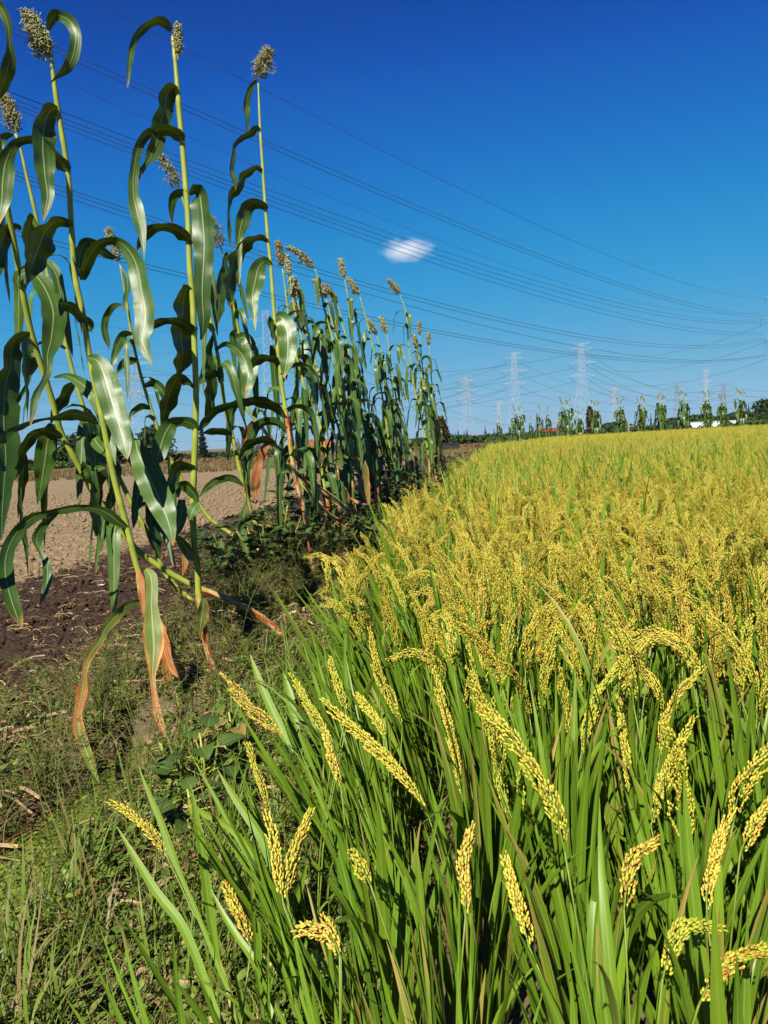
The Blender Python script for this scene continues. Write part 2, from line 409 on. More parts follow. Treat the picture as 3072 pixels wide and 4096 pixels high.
def soil_mat():
    k = NT('tilled_soil'); co = k.coord()
    sp = k.n('ShaderNodeSeparateXYZ'); k.l(co, sp.inputs[0])
    d = k.math('SUBTRACT', k.math('ADD', -1.47, k.math('MULTIPLY', sp.outputs[1], 0.16)), sp.outputs[0])   # metres left of the row
    wob = k.noise(0.9, 4, 0.6, co); n2 = k.noise(24, 7, 0.72, co); n3 = k.noise(3.0, 5, 0.6, co)
    dd = k.math('ADD', d, k.math('MULTIPLY', k.math('SUBTRACT', k.math('ADD', wob, k.math('MULTIPLY', n2, 0.25)), 0.6), 0.55))
    m = k.ramp(k.math('DIVIDE', dd, 8.0), [(0.405, 0.0), (0.432, 1.0)])
    vor = k.n('ShaderNodeTexVoronoi'); vor.inputs['Scale'].default_value = 16; k.l(co, vor.inputs['Vector'])
    dry = k.mix(k.ramp(n2, [(0.36, 0.0), (0.62, 1.0)]), (0.18, 0.120, 0.068), (0.42, 0.315, 0.185))
    dry = k.mix(k.ramp(n3, [(0.3, 0.0), (0.75, 0.55)]), dry, (0.27, 0.185, 0.105))
    wet = k.mix(k.ramp(n2, [(0.38, 0.0), (0.66, 1.0)]), (0.030, 0.017, 0.011), (0.105, 0.062, 0.042))
    k.base(k.mix(m, wet, dry), 0.95, 0.12)
    h = k.math('ADD', n2, k.math('MULTIPLY', vor.outputs[0], 0.6)); k.bump(h, 0.9, 0.035); return k.m
from mathutils import noise as mnoise
ya = np.r_[np.arange(2.9, 12, 0.055), np.arange(12, 20, 0.16), np.arange(20, 47.01, 0.6)]
da = np.r_[np.arange(0.75, 6.0, 0.055), np.arange(6.0, 12, 0.2), np.arange(12, 70, 2.0)]
DA, YA = np.meshgrid(da, ya); XA = rowx(YA) - DA
clod = np.array([[mnoise.fractal((x * 9, y * 9, 0.3), 0.7, 2.1, 3) + 0.8 * abs(mnoise.noise((x * 4.3, y * 4.3, 2.0))) for x, y in zip(rx, ry)] for rx, ry in zip(XA, YA)])
fade = 1.0 / (1.0 + np.maximum(YA - 11, 0) * 0.2)
edge_dip = 0.05 * np.exp(-((DA - 0.75) / 0.25) ** 2)
sheet('soil_field', XA, YA, hgt(XA, YA) + 0.016 + 0.050 * clod * fade - edge_dip, soil_mat())

# loose clods on the tilled soil
def clod_mesh(seed, mat):
    mb = MB(); v, f = [], []
    import bmesh
    bm = bmesh.new(); bmesh.ops.create_icosphere(bm, subdivisions=2, radius=1.0)
    for w in bm.verts:
        d = 1 + 0.55 * mnoise.noise(w.co * 1.6 + Vector((seed * 7.1, 0, 0))); w.co *= d; w.co.z *= 0.7
    v = [tuple(w.co) for w in bm.verts]; f = [[x.index for x in p.verts] for p in bm.faces]; bm.free()
    mb.add(v, None, f); return mb.mesh('clod', mat, True)
M_CLOD_W = plain('damp_clod', (0.070, 0.040, 0.027), 0.95, 0.1, 0.45, 3, 0.5, 0.05)
M_CLOD_D = plain('dry_clod', (0.31, 0.22, 0.125), 0.95, 0.1, 0.3, 3, 0.5, 0.05)
n = 9000
yy = 3.2 + 12 * rng.random(n) ** 1.4; dd_ = 0.7 + rng.random(n) * 2.75; xx = rowx(yy) - dd_
P = np.stack([xx, yy, hgt(xx, yy) + 0.028], -1)
scatter('damp_soil_clods', P, rots(n, 0.6), 0.006 + 0.030 * rng.random(n) ** 2.5, rng.integers(0, 3, n), [clod_mesh(i, M_CLOD_W) for i in range(3)], 'dark brown crumbs of freshly tilled damp soil', 'soil')
n = 7000
yy = 5 + 24 * rng.random(n) ** 1.5; dd_ = 3.5 + rng.random(n) ** 1.3 * 10; xx = rowx(yy) - dd_
P = np.stack([xx, yy, hgt(xx, yy) + 0.03], -1)
scatter('dry_soil_clods', P, rots(n, 0.6), 0.010 + 0.045 * rng.random(n) ** 2.2, rng.integers(0, 3, n), [clod_mesh(5 + i, M_CLOD_D) for i in range(3)], 'pale tan clods on the dry ploughed soil', 'soil')

# ------------------------------------------------------------------ rice
def leaf_path(base, az, length, e0, e1, n, curl=0.0):
    s = np.linspace(0, 1, n); e = e0 + (e1 - e0) * s ** 1.6; a = az + curl * s
    d = np.stack([np.cos(e) * np.cos(a), np.cos(e) * np.sin(a), np.sin(e)], -1)
    P = np.zeros((n, 3)); P[1:] = np.cumsum((d[:-1] + d[1:]) / 2 * (length / (n - 1)), axis=0)
    return P + base, d
def rice_foliage(mb, nl, H, seg, nc, wide=1.0, lean=(0, 0), mi=0):
    for i in range(nl):
        az = rng.uniform(0, 6.2832); r = 0.035 * math.sqrt(rng.random())
        low = rng.random() < 0.35
        z0 = rng.uniform(0.0, 0.15) if low else rng.uniform(0.12, 0.42) * H / 0.78
        L = rng.uniform(0.30, 0.50) * H / 0.78
        e0 = R(rng.uniform(74, 89)); e1 = R(rng.uniform(62, 88)) if rng.random() < 0.84 else R(rng.uniform(0, 45))
        out = z0 * rng.uniform(0.02, 0.14)
        b = np.array([(r + out) * math.cos(az) + lean[0] * z0, (r + out) * math.sin(az) + lean[1] * z0, z0])
        P, d = leaf_path(b, az, L, e0, e1, seg, rng.normal(0, 0.18))
        P[:, 0] += lean[0] * (P[:, 2] - z0) * 1.1; P[:, 1] += lean[1] * (P[:, 2] - z0) * 1.1
        s = np.linspace(0, 1, seg)
        hw = rng.uniform(0.0050, 0.0082) * wide * np.clip((s * 5 + 0.55), 0, 1) * np.clip((1 - s) * 2.2, 0.02, 1) ** 0.8
        w0 = az + math.pi / 2 + rng.normal(0, 0.7); tw = rng.normal(0, 0.6) * s
        Wd = np.stack([np.cos(w0 + tw), np.sin(w0 + tw), 0.15 * np.sin(tw * 3)], -1)
        dry = np.clip(rng.uniform(-0.5, 0.35) + 0.55 * s ** 3, 0, 1) if rng.random() < 0.35 else 0.0
        ribbon(mb, P, Wd, hw, fold=0.35 if nc > 2 else 0, nc=nc, tint=np.clip(rng.normal(0.5, 0.22), 0, 1), dry=dry, mi=mi)
def rice_stem(mb, A, B, ns=5, mi=0):
    A, B = np.asarray(A, float), np.asarray(B, float); mid = (A + B) / 2 + np.array([(A[0] - B[0]) * 0.15, (A[1] - B[1]) * 0.15, 0.04])
    P = resample([A, mid, B], 7); tube(mb, P, np.linspace(0.0026, 0.0013, 7), ns, tint=0.7, mi=mi)
def rice_panicle(mb, axis, Rad, hi=True, ng=1.0, age=0.3, mi=0, mis=0, grain=1.0):
    """axis: points from the neck to the tip"""
    A = resample(axis, 24); L = float(np.linalg.norm(np.diff(A, axis=0), axis=1).sum()); T = norm(np.gradient(A, axis=0))
    ref = norm(np.cross(T, np.array([0.2, 0.3, 0.93]))); B2 = np.cross(T, ref)
    if hi: tube(mb, A, np.linspace(0.0016, 0.0005, 24), 4, tint=0.5, mi=mis, cap=False)
    nb = 14 if hi else 8; P_, D_, t_, l_ = [], [], [], []
    sp = 0.0058 / ng; shift = rng.normal(0, 0.16)
    for k in range(nb):
        t0 = 0.02 + 0.82 * k / (nb - 1) + rng.uniform(-0.02, 0.02); a = k * 2.4 + rng.uniform(-0.4, 0.4); lb = L * rng.uniform(0.30, 0.52) * (1 - 0.45 * t0)
        m = max(4, int(lb / sp)); s = np.linspace(0.08, 1, m)
        tt = np.clip(t0 + s * lb / L, 0, 1.0); i = tt * 23; i0 = np.clip(i.astype(int), 0, 22); fr = (i - i0)[:, None]
        C = A[i0] * (1 - fr) + A[i0 + 1] * fr; Tn = T[i0]; u = ref[i0] * math.cos(a) + B2[i0] * math.sin(a); v = -ref[i0] * math.sin(a) + B2[i0] * math.cos(a)
        rad = Rad * rng.uniform(0.55, 1.35) * (0.25 + 0.75 * np.sin(np.clip(s * 2.2, 0, 1.57))) * (1 - 0.45 * tt)
        over = np.clip(t0 + s * lb / L - 1.0, 0, 1)[:, None] * L
        C = C + u * rad[:, None] + Tn * over + np.array([0, 0, -1.0]) * (s ** 2 * lb * 0.08)[:, None]
        side = np.where(np.arange(m) % 2 == 0, 1.0, -1.0)[:, None]
        C = C + v * side * 0.0019 + rng.normal(0, 0.0009, (m, 3))
        D = Tn + u * 0.16 + v * side * 0.26 + rng.normal(0, 0.10, (m, 3))
        P_.append(C); D_.append(D); t_.append(np.clip(rng.normal(0.5 + shift, 0.20, m), 0, 1)); l_.append(np.clip(rng.normal(age, 0.28, m), 0, 1) * (rng.random(m) < 0.55))
        if hi: tube(mb, C[::2] - D[::2] * 0.0, 0.0005, 3, tint=0.5, mi=mis, cap=False)
    P_, D_, t_, l_ = map(np.concatenate, (P_, D_, t_, l_))
    gl = (0.0078 if hi else 0.0098) * grain; gr = (0.00195 if hi else 0.0025) * grain
    seeds(mb, P_, D_, gl * rng.uniform(0.85, 1.15, len(P_)), gr, t_, l_, hi, mi)
def panicle_axis(az, L, e0, e1):
    s = np.linspace(0, 1, 9); e = e0 + (e1 - e0) * s ** 1.2
    d = np.stack([np.cos(e) * math.cos(az), np.cos(e) * math.sin(az), np.sin(e)], -1)
    P = np.zeros((9, 3)); P[1:] = np.cumsum((d[:-1] + d[1:]) / 2 * L / 8, axis=0); return P

# rice field outline (plan)
FIELD = np.array([(-0.40, 0.72), (edgex(29), 29), (10.5, 46), (24, 49), (60, 52), (60, 0.72)])
def inside(x, y, poly):
    r = np.zeros(len(x), bool); k = len(poly); j = k - 1
    for i in range(k):
        xi, yi = poly[i]; xj, yj = poly[j]
        c = ((yi > y) != (yj > y)) & (x < (xj - xi) * (y - yi) / (yj - yi + 1e-12) + xi); r ^= c; j = i
    return r
ui = np.arange(0, 40, 0.19); vi = np.arange(0.4, 56, 0.168)
U, V = np.meshgrid(ui, vi); U = U.ravel() + rng.normal(0, 0.022, U.size); V = V.ravel() + rng.normal(0, 0.028, V.size)
hx = edgex(V) + 0.04 + U; hy = V
keep = inside(hx, hy, FIELD) & (hx < 0.62 * hy + 3.0)
hx, hy = hx[keep], hy[keep]; uu = U[keep]
dist = np.hypot(hx, hy)
inview = (np.abs(hx) < 0.53 * hy + 0.12) & (hy > 0.85)
order = np.argsort(np.where(inview, dist, 1e9)); near = order[:300]
nearmask = np.zeros(len(hx), bool); nearmask[near] = True

M_RSTEM = plain('rice_stem', (0.20, 0.28, 0.035), 0.5, 0.3, 0.25, 20)
# traced panicles: photo polylines (neck to tip), drawn width
Z7 = (1300, 2300, 1.0681); Z6 = (0, 2900, 0.844); Z5 = (0, 1900, 0.844)
HERO = [(Z7, 50, [(390, 910), (330, 800), (240, 690), (130, 590), (30, 500)]), (Z7, 60, [(290, 570), (250, 480), (200, 360), (170, 220)]),
        (Z7, 50, [(515, 840), (490, 700), (460, 560), (420, 410)]), (Z7, 60, [(690, 930), (660, 800), (650, 680), (635, 500)]),
        (Z7, 45, [(765, 910), (730, 780), (690, 640), (610, 535)]), (Z7, 60, [(680, 590), (710, 480), (760, 330), (860, 190)]),
        (Z7, 50, [(590, 560), (575, 470), (610, 320)]), (Z7, 50, [(955, 690), (985, 560), (1030, 430), (1100, 335)]),
        (Z7, 45, [(915, 620), (905, 500), (880, 390), (840, 250)]), (Z7, 45, [(1135, 835), (1130, 700), (1115, 580), (1105, 430)]),
        (Z7, 50, [(1250, 700), (1270, 580), (1310, 460), (1385, 375)]), (Z7, 60, [(1220, 940), (1250, 830), (1300, 690), (1355, 575)]),
        (Z7, 55, [(1065, 590), (1090, 480), (1120, 370), (1190, 260)]), (Z7, 48, [(525, 1290), (525, 1180), (520, 1080), (540, 965)]),
        (Z7, 48, [(765, 1395), (735, 1280), (700, 1160), (675, 1070)]), (Z7, 58, [(1120, 1250), (1130, 1170), (1150, 1070), (1230, 1000)]),
        (Z7, 60, [(1265, 1510), (1290, 1420), (1340, 1320), (1455, 1310)]), (Z7, 66, [(1400, 1610), (1440, 1530), (1540, 1430), (1650, 1400)]),
        (Z7, 48, [(1430, 1270), (1430, 1180), (1460, 1050), (1505, 910)]), (Z7, 52, [(1555, 1040), (1590, 960), (1650, 870), (1720, 790)]),
        (Z7, 50, [(1525, 600), (1500, 480), (1470, 330), (1430, 130)]), (Z7, 55, [(1400, 470), (1390, 330), (1370, 180), (1320, 40)]),
        (Z7, 60, [(1280, 250), (1220, 190), (1140, 110), (1060, 20)]), (Z7, 42, [(230, 620), (190, 540), (130, 460)]),
        (Z7, 38, [(90, 520), (60, 440), (20, 320)]), (Z7, 32, [(60, 1430), (30, 1360), (0, 1290)]), (Z7, 26, [(170, 1160), (140, 1100), (105, 1040)]),
        (Z7, 36, [(60, 800), (30, 700), (0, 600)]), (Z7, 50, [(490, 430), (470, 330), (430, 230), (400, 80)]), (Z7, 55, [(400, 380), (390, 250), (380, 150), (400, 70)]),
        (Z6, 55, [(800, 640), (740, 530), (660, 450), (555, 380)]), (Z6, 45, [(1345, 860), (1320, 700), (1300, 560), (1270, 450)]),
        (Z6, 50, [(1340, 820), (1370, 700), (1410, 560), (1465, 415)]), (Z6, 40, [(1275, 430), (1250, 310), (1210, 200), (1175, 100)]),
        (Z6, 36, [(1190, 1060), (1150, 930), (1110, 840), (1075, 775)]), (Z6, 42, [(1610, 1090), (1570, 1000), (1500, 970), (1420, 965)]),
        (Z5, 85, [(1360, 1250), (1260, 1160), (1170, 1080), (1080, 980)]), (Z5, 52, [(1580, 1290), (1530, 1190), (1460, 1080), (1400, 980)]),
        (Z5, 46, [(1640, 1130), (1610, 1020), (1570, 900)])]
heroes = []
for (z, w, pts) in HERO:
    p = [(z[0] + a * z[2], z[1] + b * z[2]) for a, b in pts]
    tip = p[-1]; zt = 0.74 - 0.16 * min(max((tip[1] - 2400) / 1600, 0), 1)
    if tip[0] < 1000 and tip[1] > 2700: zt -= 0.10
    Yt = atZ(tip[0], tip[1], zt)[1]
    A = np.array([atY(a, b, Yt - 0.07 * (1 - i / (len(p) - 1))) for i, (a, b) in enumerate(p)])
    heroes.append((A, w * z[2] / F * Yt / 2))
# traced big leaves of the edge plants: tip to base
TL = [(Z6, [(553, 480, 3), (600, 560, 18), (660, 660, 32), (740, 790, 40), (850, 930, 45), (930, 1100, 42), (1000, 1300, 40), (1060, 1450, 36)], 1),
      (Z6, [(655, 190, 2), (700, 310, 18), (760, 450, 30), (820, 620, 34), (860, 720, 22), (930, 880, 22), (1010, 1080, 22), (1080, 1250, 20)], -20),
      (Z6, [(905, 285, 3), (925, 420, 30), (955, 580, 45), (980, 780, 48), (1005, 950, 40), (1030, 1100, 25), (1040, 1200, 20)], 15),
      (Z6, [(1030, 210, 3), (1090, 310, 25), (1150, 400, 38), (1230, 520, 42), (1290, 660, 45), (1340, 800, 40), (1390, 950, 38)], -15),
      (Z6, [(890, 365, 8), (970, 420, 26), (1080, 480, 28), (1160, 560, 32), (1230, 650, 35), (1300, 760, 35)], -30),
      (Z6, [(1000, 780, 4), (1060, 900, 25), (1130, 1010, 32), (1210, 1130, 38), (1260, 1280, 38), (1290, 1420, 36)], 5),
      (Z6, [(1455, 650, 4), (1430, 740, 30), (1390, 850, 42), (1365, 950, 40), (1340, 1040, 30)], 40),
      (Z6, [(1370, 1010, 4), (1450, 1070, 40), (1550, 1150, 55), (1650, 1210, 60), (1750, 1290, 60)], 20),
      (Z6, [(1190, 730, 4), (1200, 860, 30), (1215, 1000, 40), (1220, 1150, 40), (1240, 1300, 35)], 40),
      (Z5, [(1185, 850, 4), (1220, 950, 30), (1270, 1070, 40), (1330, 1200, 45), (1400, 1330, 45)], 0),
      (Z5, [(1340, 920, 4), (1365, 1020, 40), (1385, 1150, 50), (1410, 1300, 45)], 10)]

fol_meshes = []
for i in range(10):
    mb = MB(); rice_foliage(mb, 30, rng.uniform(.70, .86), 8, 3, 1.5); fol_meshes.append(mb.mesh('rice_foliage', M_RLEAF))
edge_meshes = []
for i in range(5):
    mb = MB(); rice_foliage(mb, 24, 0.74, 9, 3, 1.15, (-0.30, -0.06)); edge_meshes.append(mb.mesh('rice_foliage', M_RLEAF))
pan_meshes, stem_meshes = [], []
for i in range(18):
    mb = MB(); L = rng.uniform(0.17, 0.21)
    rice_panicle(mb, panicle_axis(0, L, R(rng.uniform(76, 94)), R(rng.uniform(20, 76) if rng.random() < 0.68 else rng.uniform(-35, 20))), rng.uniform(0.013, 0.018), True, 1.75, rng.uniform(0.0, 0.75), 0, 1)
    pan_meshes.append(mb.mesh('rice_panicle', [M_RGRAIN, M_RSTEM]))
host = {}
hb = np.stack([hx[near], hy[near]], -1)
for j, (A, rad) in enumerate(heroes):
    d = np.hypot(hb[:, 0] - A[0][0], hb[:, 1] - (A[0][1] - 0.03)); host.setdefault(int(np.argmin(d)), []).append(j)
leafhost = {}
for j, (z, pts, th) in enumerate(TL):
    bx, by = z[0] + pts[-1][0] * z[2], z[1] + pts[-1][1] * z[2]
    P0 = atZ(bx, by, 0.22); d = np.hypot(hb[:, 0] - P0[0], hb[:, 1] - P0[1]); leafhost.setdefault(int(np.argmin(d)), []).append(j)

def traced_leaf(mb, z, pts, Yfun, th0, th1, nseg=26, fold=0.18, ripple=0.0, dry=None, tint=0.5, nc=5):
    if dry is None: dry = rnd.uniform(.05, .17) + 0.5 * np.clip((np.linspace(0, 1, nseg) - .88) / .12, 0, 1) * (rnd.random() < .7)
    q = np.array([(z[0] + a * z[2], z[1] + b * z[2], w * z[2]) for a, b, w in pts], float)
    q = resample(q, nseg); s = np.linspace(0, 1, nseg)
    P = np.array([atY(a, b, Yfun(t)) for (a, b, w), t in zip(q, s)])
    T = norm(np.gradient(P, axis=0)); v = norm(P - EYE); p = norm(np.cross(T, v)); qd = norm(v - (v * T).sum(1, keepdims=True) * T)
    th = R(1) * (th0 + (th1 - th0) * s)
    Wd = np.cos(th)[:, None] * p + np.sin(th)[:, None] * qd
    hw = np.maximum(q[:, 2], 1.5) / 2 / F * P[:, 1] / np.cos(th)
    ribbon(mb, P, Wd, hw, fold=fold, nc=nc, tint=tint, dry=dry, ripple=ripple, seed=rnd.random() * 6)

EDGE_LBL = 'leaning rice plant on the edge of the field, leaves arching towards the weedy bank'
for k, h in enumerate(near):
    x, y = hx[h], hy[h]; z0 = float(hgt(x, y)); edge = uu[h] < 0.24
    hero = host.get(k, []); lf = leafhost.get(k, [])
    if edge: lab, grp = EDGE_LBL, 'rice plants along the edge of the field'
    else: lab, grp = 'upright rice plant with green blades standing within the ripe rice field', 'rice plants of the near field'
    if y < 2.4 and not edge: lab, grp = 'rice plant with broad green blades in the nearest rows of the rice field', 'rice plants of the nearest rows'
    root = empty('rice_plant', (x, y, z0), lab, 'rice plant', grp)
    sc = rng.uniform(0.9, 1.08) * (0.82 if y < 1.25 else (0.92 if y < 1.8 else 1.0))
    if edge and y < 2.2: sc *= 0.82
    fo = bpy.data.objects.new('foliage', (edge_meshes if edge else fol_meshes)[rnd.randrange(5 if edge else 10)]); COL.objects.link(fo)
    fo.parent = root; fo.rotation_euler = (rnd.gauss(0, .05), rnd.gauss(0, .05), rnd.gauss(0, .5) if edge else rnd.uniform(0, 6.28)); fo.scale = (sc, sc, sc)
    st = MB(); npan = (1 if rng.random() < .3 else 0) if y < 1.6 else (3 if y < 2.2 else 5)
    if edge and y < 2.6: npan = 0
    elif edge: npan = 3
    for q in range(npan):
        pz = rng.uniform(0.54, 0.72); az = rng.uniform(0, 6.28); rr = rng.uniform(0.03, 0.13)
        neck = np.array([x + rr * math.cos(az) - (0.16 if edge else 0.03), y + rr * math.sin(az), z0 + pz])
        pm = bpy.data.objects.new('panicle', rnd.choice(pan_meshes)); COL.objects.link(pm); pm.parent = root
        pm.location = tuple(neck - np.array([x, y, z0])); pm.rotation_euler = (0, 0, az + rnd.gauss(0, 0.6) if rnd.random() < 0.5 else math.pi + rnd.gauss(0.2, 1.0))
        rice_stem(st, (x + rnd.gauss(0, .02), y + rnd.gauss(0, .02), z0), neck)
    for j in hero:
        A, rad = heroes[j]; mb = MB(); rice_panicle(mb, A, max(rad * 0.78, 0.009), True, 2.1, rng.uniform(0.0, 0.8), 0, 1, 1.0)
        mb.build('panicle', [M_RGRAIN, M_RSTEM], root)
        rice_stem(st, (x, y, z0), A[0])
    for j in lf:
        z, pts, th = TL[j]; mb = MB(); q = pts[-1]
        Yb = y; dirr = 0.05
        traced_leaf(mb, z, pts, lambda t: Yb + 0.14 * (1 - t), th, th, 22, 0.25, tint=rng.uniform(.5, .8), dry=np.linspace(0.35, 0, 22))
        mb.build('leaf', M_RLEAF, root)
    if st.n: st.build('stems', M_RSTEM, root)

# the rest of the field: one mass
def hill_mesh(lod):
    mb = MB()
    if lod == 0:
        rice_foliage(mb, 26, rng.uniform(.78, .94), 6, 3, 1.35); npn, hi, g, gr = 5, False, 1.0, 1.1
    elif lod == 1:
        rice_foliage(mb, 18, rng.uniform(.78, .92), 5, 2, 1.4); npn, hi, g, gr = 5, False, 0.65, 1.5
    else:
        rice_foliage(mb, 13, rng.uniform(.78, .92), 4, 2, 1.8); npn, hi, g, gr = 5, False, 0.40, 2.3
    for q in range(npn):
        az = rng.uniform(0, 6.28); rr = rng.uniform(0.01, 0.08)
        neck = np.array([rr * math.cos(az), rr * math.sin(az), rng.uniform(0.54, 0.72)])
        if lod < 2: rice_stem(mb, (0, 0, 0.1), neck, 3, mi=2)
        ax = panicle_axis(rng.normal(2.6, 1.3), rng.uniform(0.17, 0.21), R(rng.uniform(74, 94)), R(rng.uniform(20, 76) if rng.random() < 0.68 else rng.uniform(-40, 20))) + neck
        rice_panicle(mb, ax, rng.uniform(0.013, 0.018), hi, g, rng.uniform(0.1, 0.45), 1, 2, gr)
    return mb.mesh('rice_hill', [M_RLEAF, M_RGRAIN, M_RSTEM])
hills = [hill_mesh(l) for l in (0, 0, 0, 0, 0, 1, 1, 1, 1, 2, 2, 2, 2)]
far = np.where(~nearmask & (rng.random(len(hx)) > .10) & (hy > 0.5) & ~((np.abs(hx) < 0.9) & (hy < 1.0)))[0]
fd = dist[far]
ix = np.where(fd < 12, rng.integers(0, 5, len(far)), np.where(fd < 24, 5 + rng.integers(0, 4, len(far)), 9 + rng.integers(0, 4, len(far))))
P = np.stack([hx[far], hy[far], hgt(hx[far], hy[far])], -1)
sc_ = rng.uniform(0.86, 1.10, len(far)) * np.where(fd < 1.6, 0.8, 1.0)
rt = rots(len(far), 0.06); rt[:, 2] = rng.normal(0, 0.9, len(far))
scatter('rice_field', P, rt, sc_, ix, hills, 'ripe yellow rice stretching away across the field', 'rice')

# ------------------------------------------------------------------ sorghum
def stalk_mesh(P, r0, r1, dry=None, ns=10, n=90, node=0.20):
    A = resample(P, n); arc = np.r_[0, np.cumsum(np.linalg.norm(np.diff(A, axis=0), axis=1))]; L = arc[-1]
    ph = (arc / node) % 1.0; nd = np.exp(-(np.minimum(ph, 1 - ph) / 0.06) ** 2)
    rad = (r0 + (r1 - r0) * (arc / L)) * (1 + 0.16 * nd + 0.05 * (ph - 0.5)); rad = np.where(arc > L - 0.30, rad * (1 - 0.35 * sstep(L - 0.30, L, arc)), rad)
    dr = np.zeros(n) if dry is None else np.interp(arc / L, [d[0] for d in dry], [d[1] for d in dry])
    rad = rad * (1 + 0.30 * np.exp(-arc / 0.14)); mb = MB(); tube(mb, A, rad, ns, tint=np.repeat(np.clip(0.72 - 0.5 * ph + 0.1 * nd, 0, 1), ns), dry=dr); return mb, A, arc
def sorghum_panicle(mb, neck, axis, L=0.24, spread=0.45, droop=0.3, nb=30, hi=True, gsz=1.0, bias=None, dark=0.25):
    axis = norm(np.asarray(axis, float)); side = norm(np.cross(axis, [0.3, 0.8, 0.2])); s2 = np.cross(axis, side)
    lean = np.zeros(3) if bias is None else np.asarray(bias, float)
    s = np.linspace(0, 1, 10)[:, None]; A = neck + axis * s * L + lean * (s ** 2) * L
    if hi: tube(mb, A, np.linspace(0.0035, 0.001, 10), 5, tint=0.6, mi=1, cap=False)
    G, D, t, dk = [], [], [], []
    for k in range(nb):
        f = (k / nb) ** 0.9 * 0.92; a = k * 2.399 + rng.uniform(-.4, .4)
        o = side * math.cos(a) + s2 * math.sin(a); lb = L * (0.50 - 0.30 * f) * rng.uniform(0.75, 1.2)
        i = f * 9; i0 = min(int(i), 8); C = A[i0] + (A[i0 + 1] - A[i0]) * (i - i0)
        m = 9; u = np.linspace(0, 1, m)[:, None]
        B = C + lb * (axis * (u * 0.85 - 0.25 * spread * u ** 2) + o * (spread * u * 0.9) + lean * 0.8 * u ** 1.5 + np.array([0, 0, -1.0]) * droop * u ** 2 * 0.7)
        if hi: tube(mb, B, 0.0009, 3, tint=0.6, mi=1, cap=False)
        ng = 26 if hi else 7
        uu_ = rng.uniform(0.22, 1.02, ng); ii = np.clip(uu_ * (m - 1), 0, m - 1.001); j0 = ii.astype(int); fr = (ii - j0)[:, None]
        X = B[j0] * (1 - fr) + B[j0 + 1] * fr + rng.normal(0, 0.0065, (ng, 3))
        G.append(X); D.append(axis * 0.6 + rng.normal(0, 0.6, (ng, 3))); t.append(np.clip(rng.normal(0.5, 0.25, ng), 0, 1)); dk.append((rng.random(ng) < dark) * rng.uniform(0.4, 1.0, ng))
    G, D, t, dk = map(np.concatenate, (G, D, t, dk))
    seeds(mb, G, D, 0.0085 * gsz, 0.0032 * gsz, t, dk, False, 0)
def leaf_profile(s): return np.clip((s + 0.06) ** 0.35 * (1 - s) ** 0.62, 0, None) / 0.80
def proc_leaf(P0, az, L, w, e0=R(58), bend=0.42, roll0=0.0, roll1=0.5, n=20, dry=0.0, tint=0.5, nc=5, ripple=0.16):
    s = np.linspace(0, 1, n); e1 = R(rnd.uniform(-88, -74)); e = e0 + (e1 - e0) * sstep(0.02, bend, s); a = az + rnd.gauss(0, 0.7) * s
    d = np.stack([np.cos(e) * np.cos(a), np.cos(e) * np.sin(a), np.sin(e)], -1)
    P = np.zeros((n, 3)); P[1:] = np.cumsum((d[:-1] + d[1:]) / 2 * L / (n - 1), axis=0)
    P += P0; lat = np.stack([-np.sin(a), np.cos(a), 0 * a], -1); N = np.cross(d, lat); ro = roll0 + roll1 * s
    Wd = np.cos(ro)[:, None] * lat + np.sin(ro)[:, None] * N
    dr = np.clip(dry + 0.5 * dry * (s - 0.4), 0, 1) if np.isscalar(dry) else dry
    if np.isscalar(dry) and dry == 0: dr = rnd.uniform(.03, .16) + 0.55 * np.clip((s - 0.86) / 0.14, 0, 1) * (rnd.random() < 0.6)
    mb = MB(); ribbon(mb, P, Wd, np.maximum(w / 2 * leaf_profile(s), 0.0006), fold=0.22, nc=nc, tint=tint, dry=dr, ripple=ripple, seed=rnd.random() * 9)
    return mb

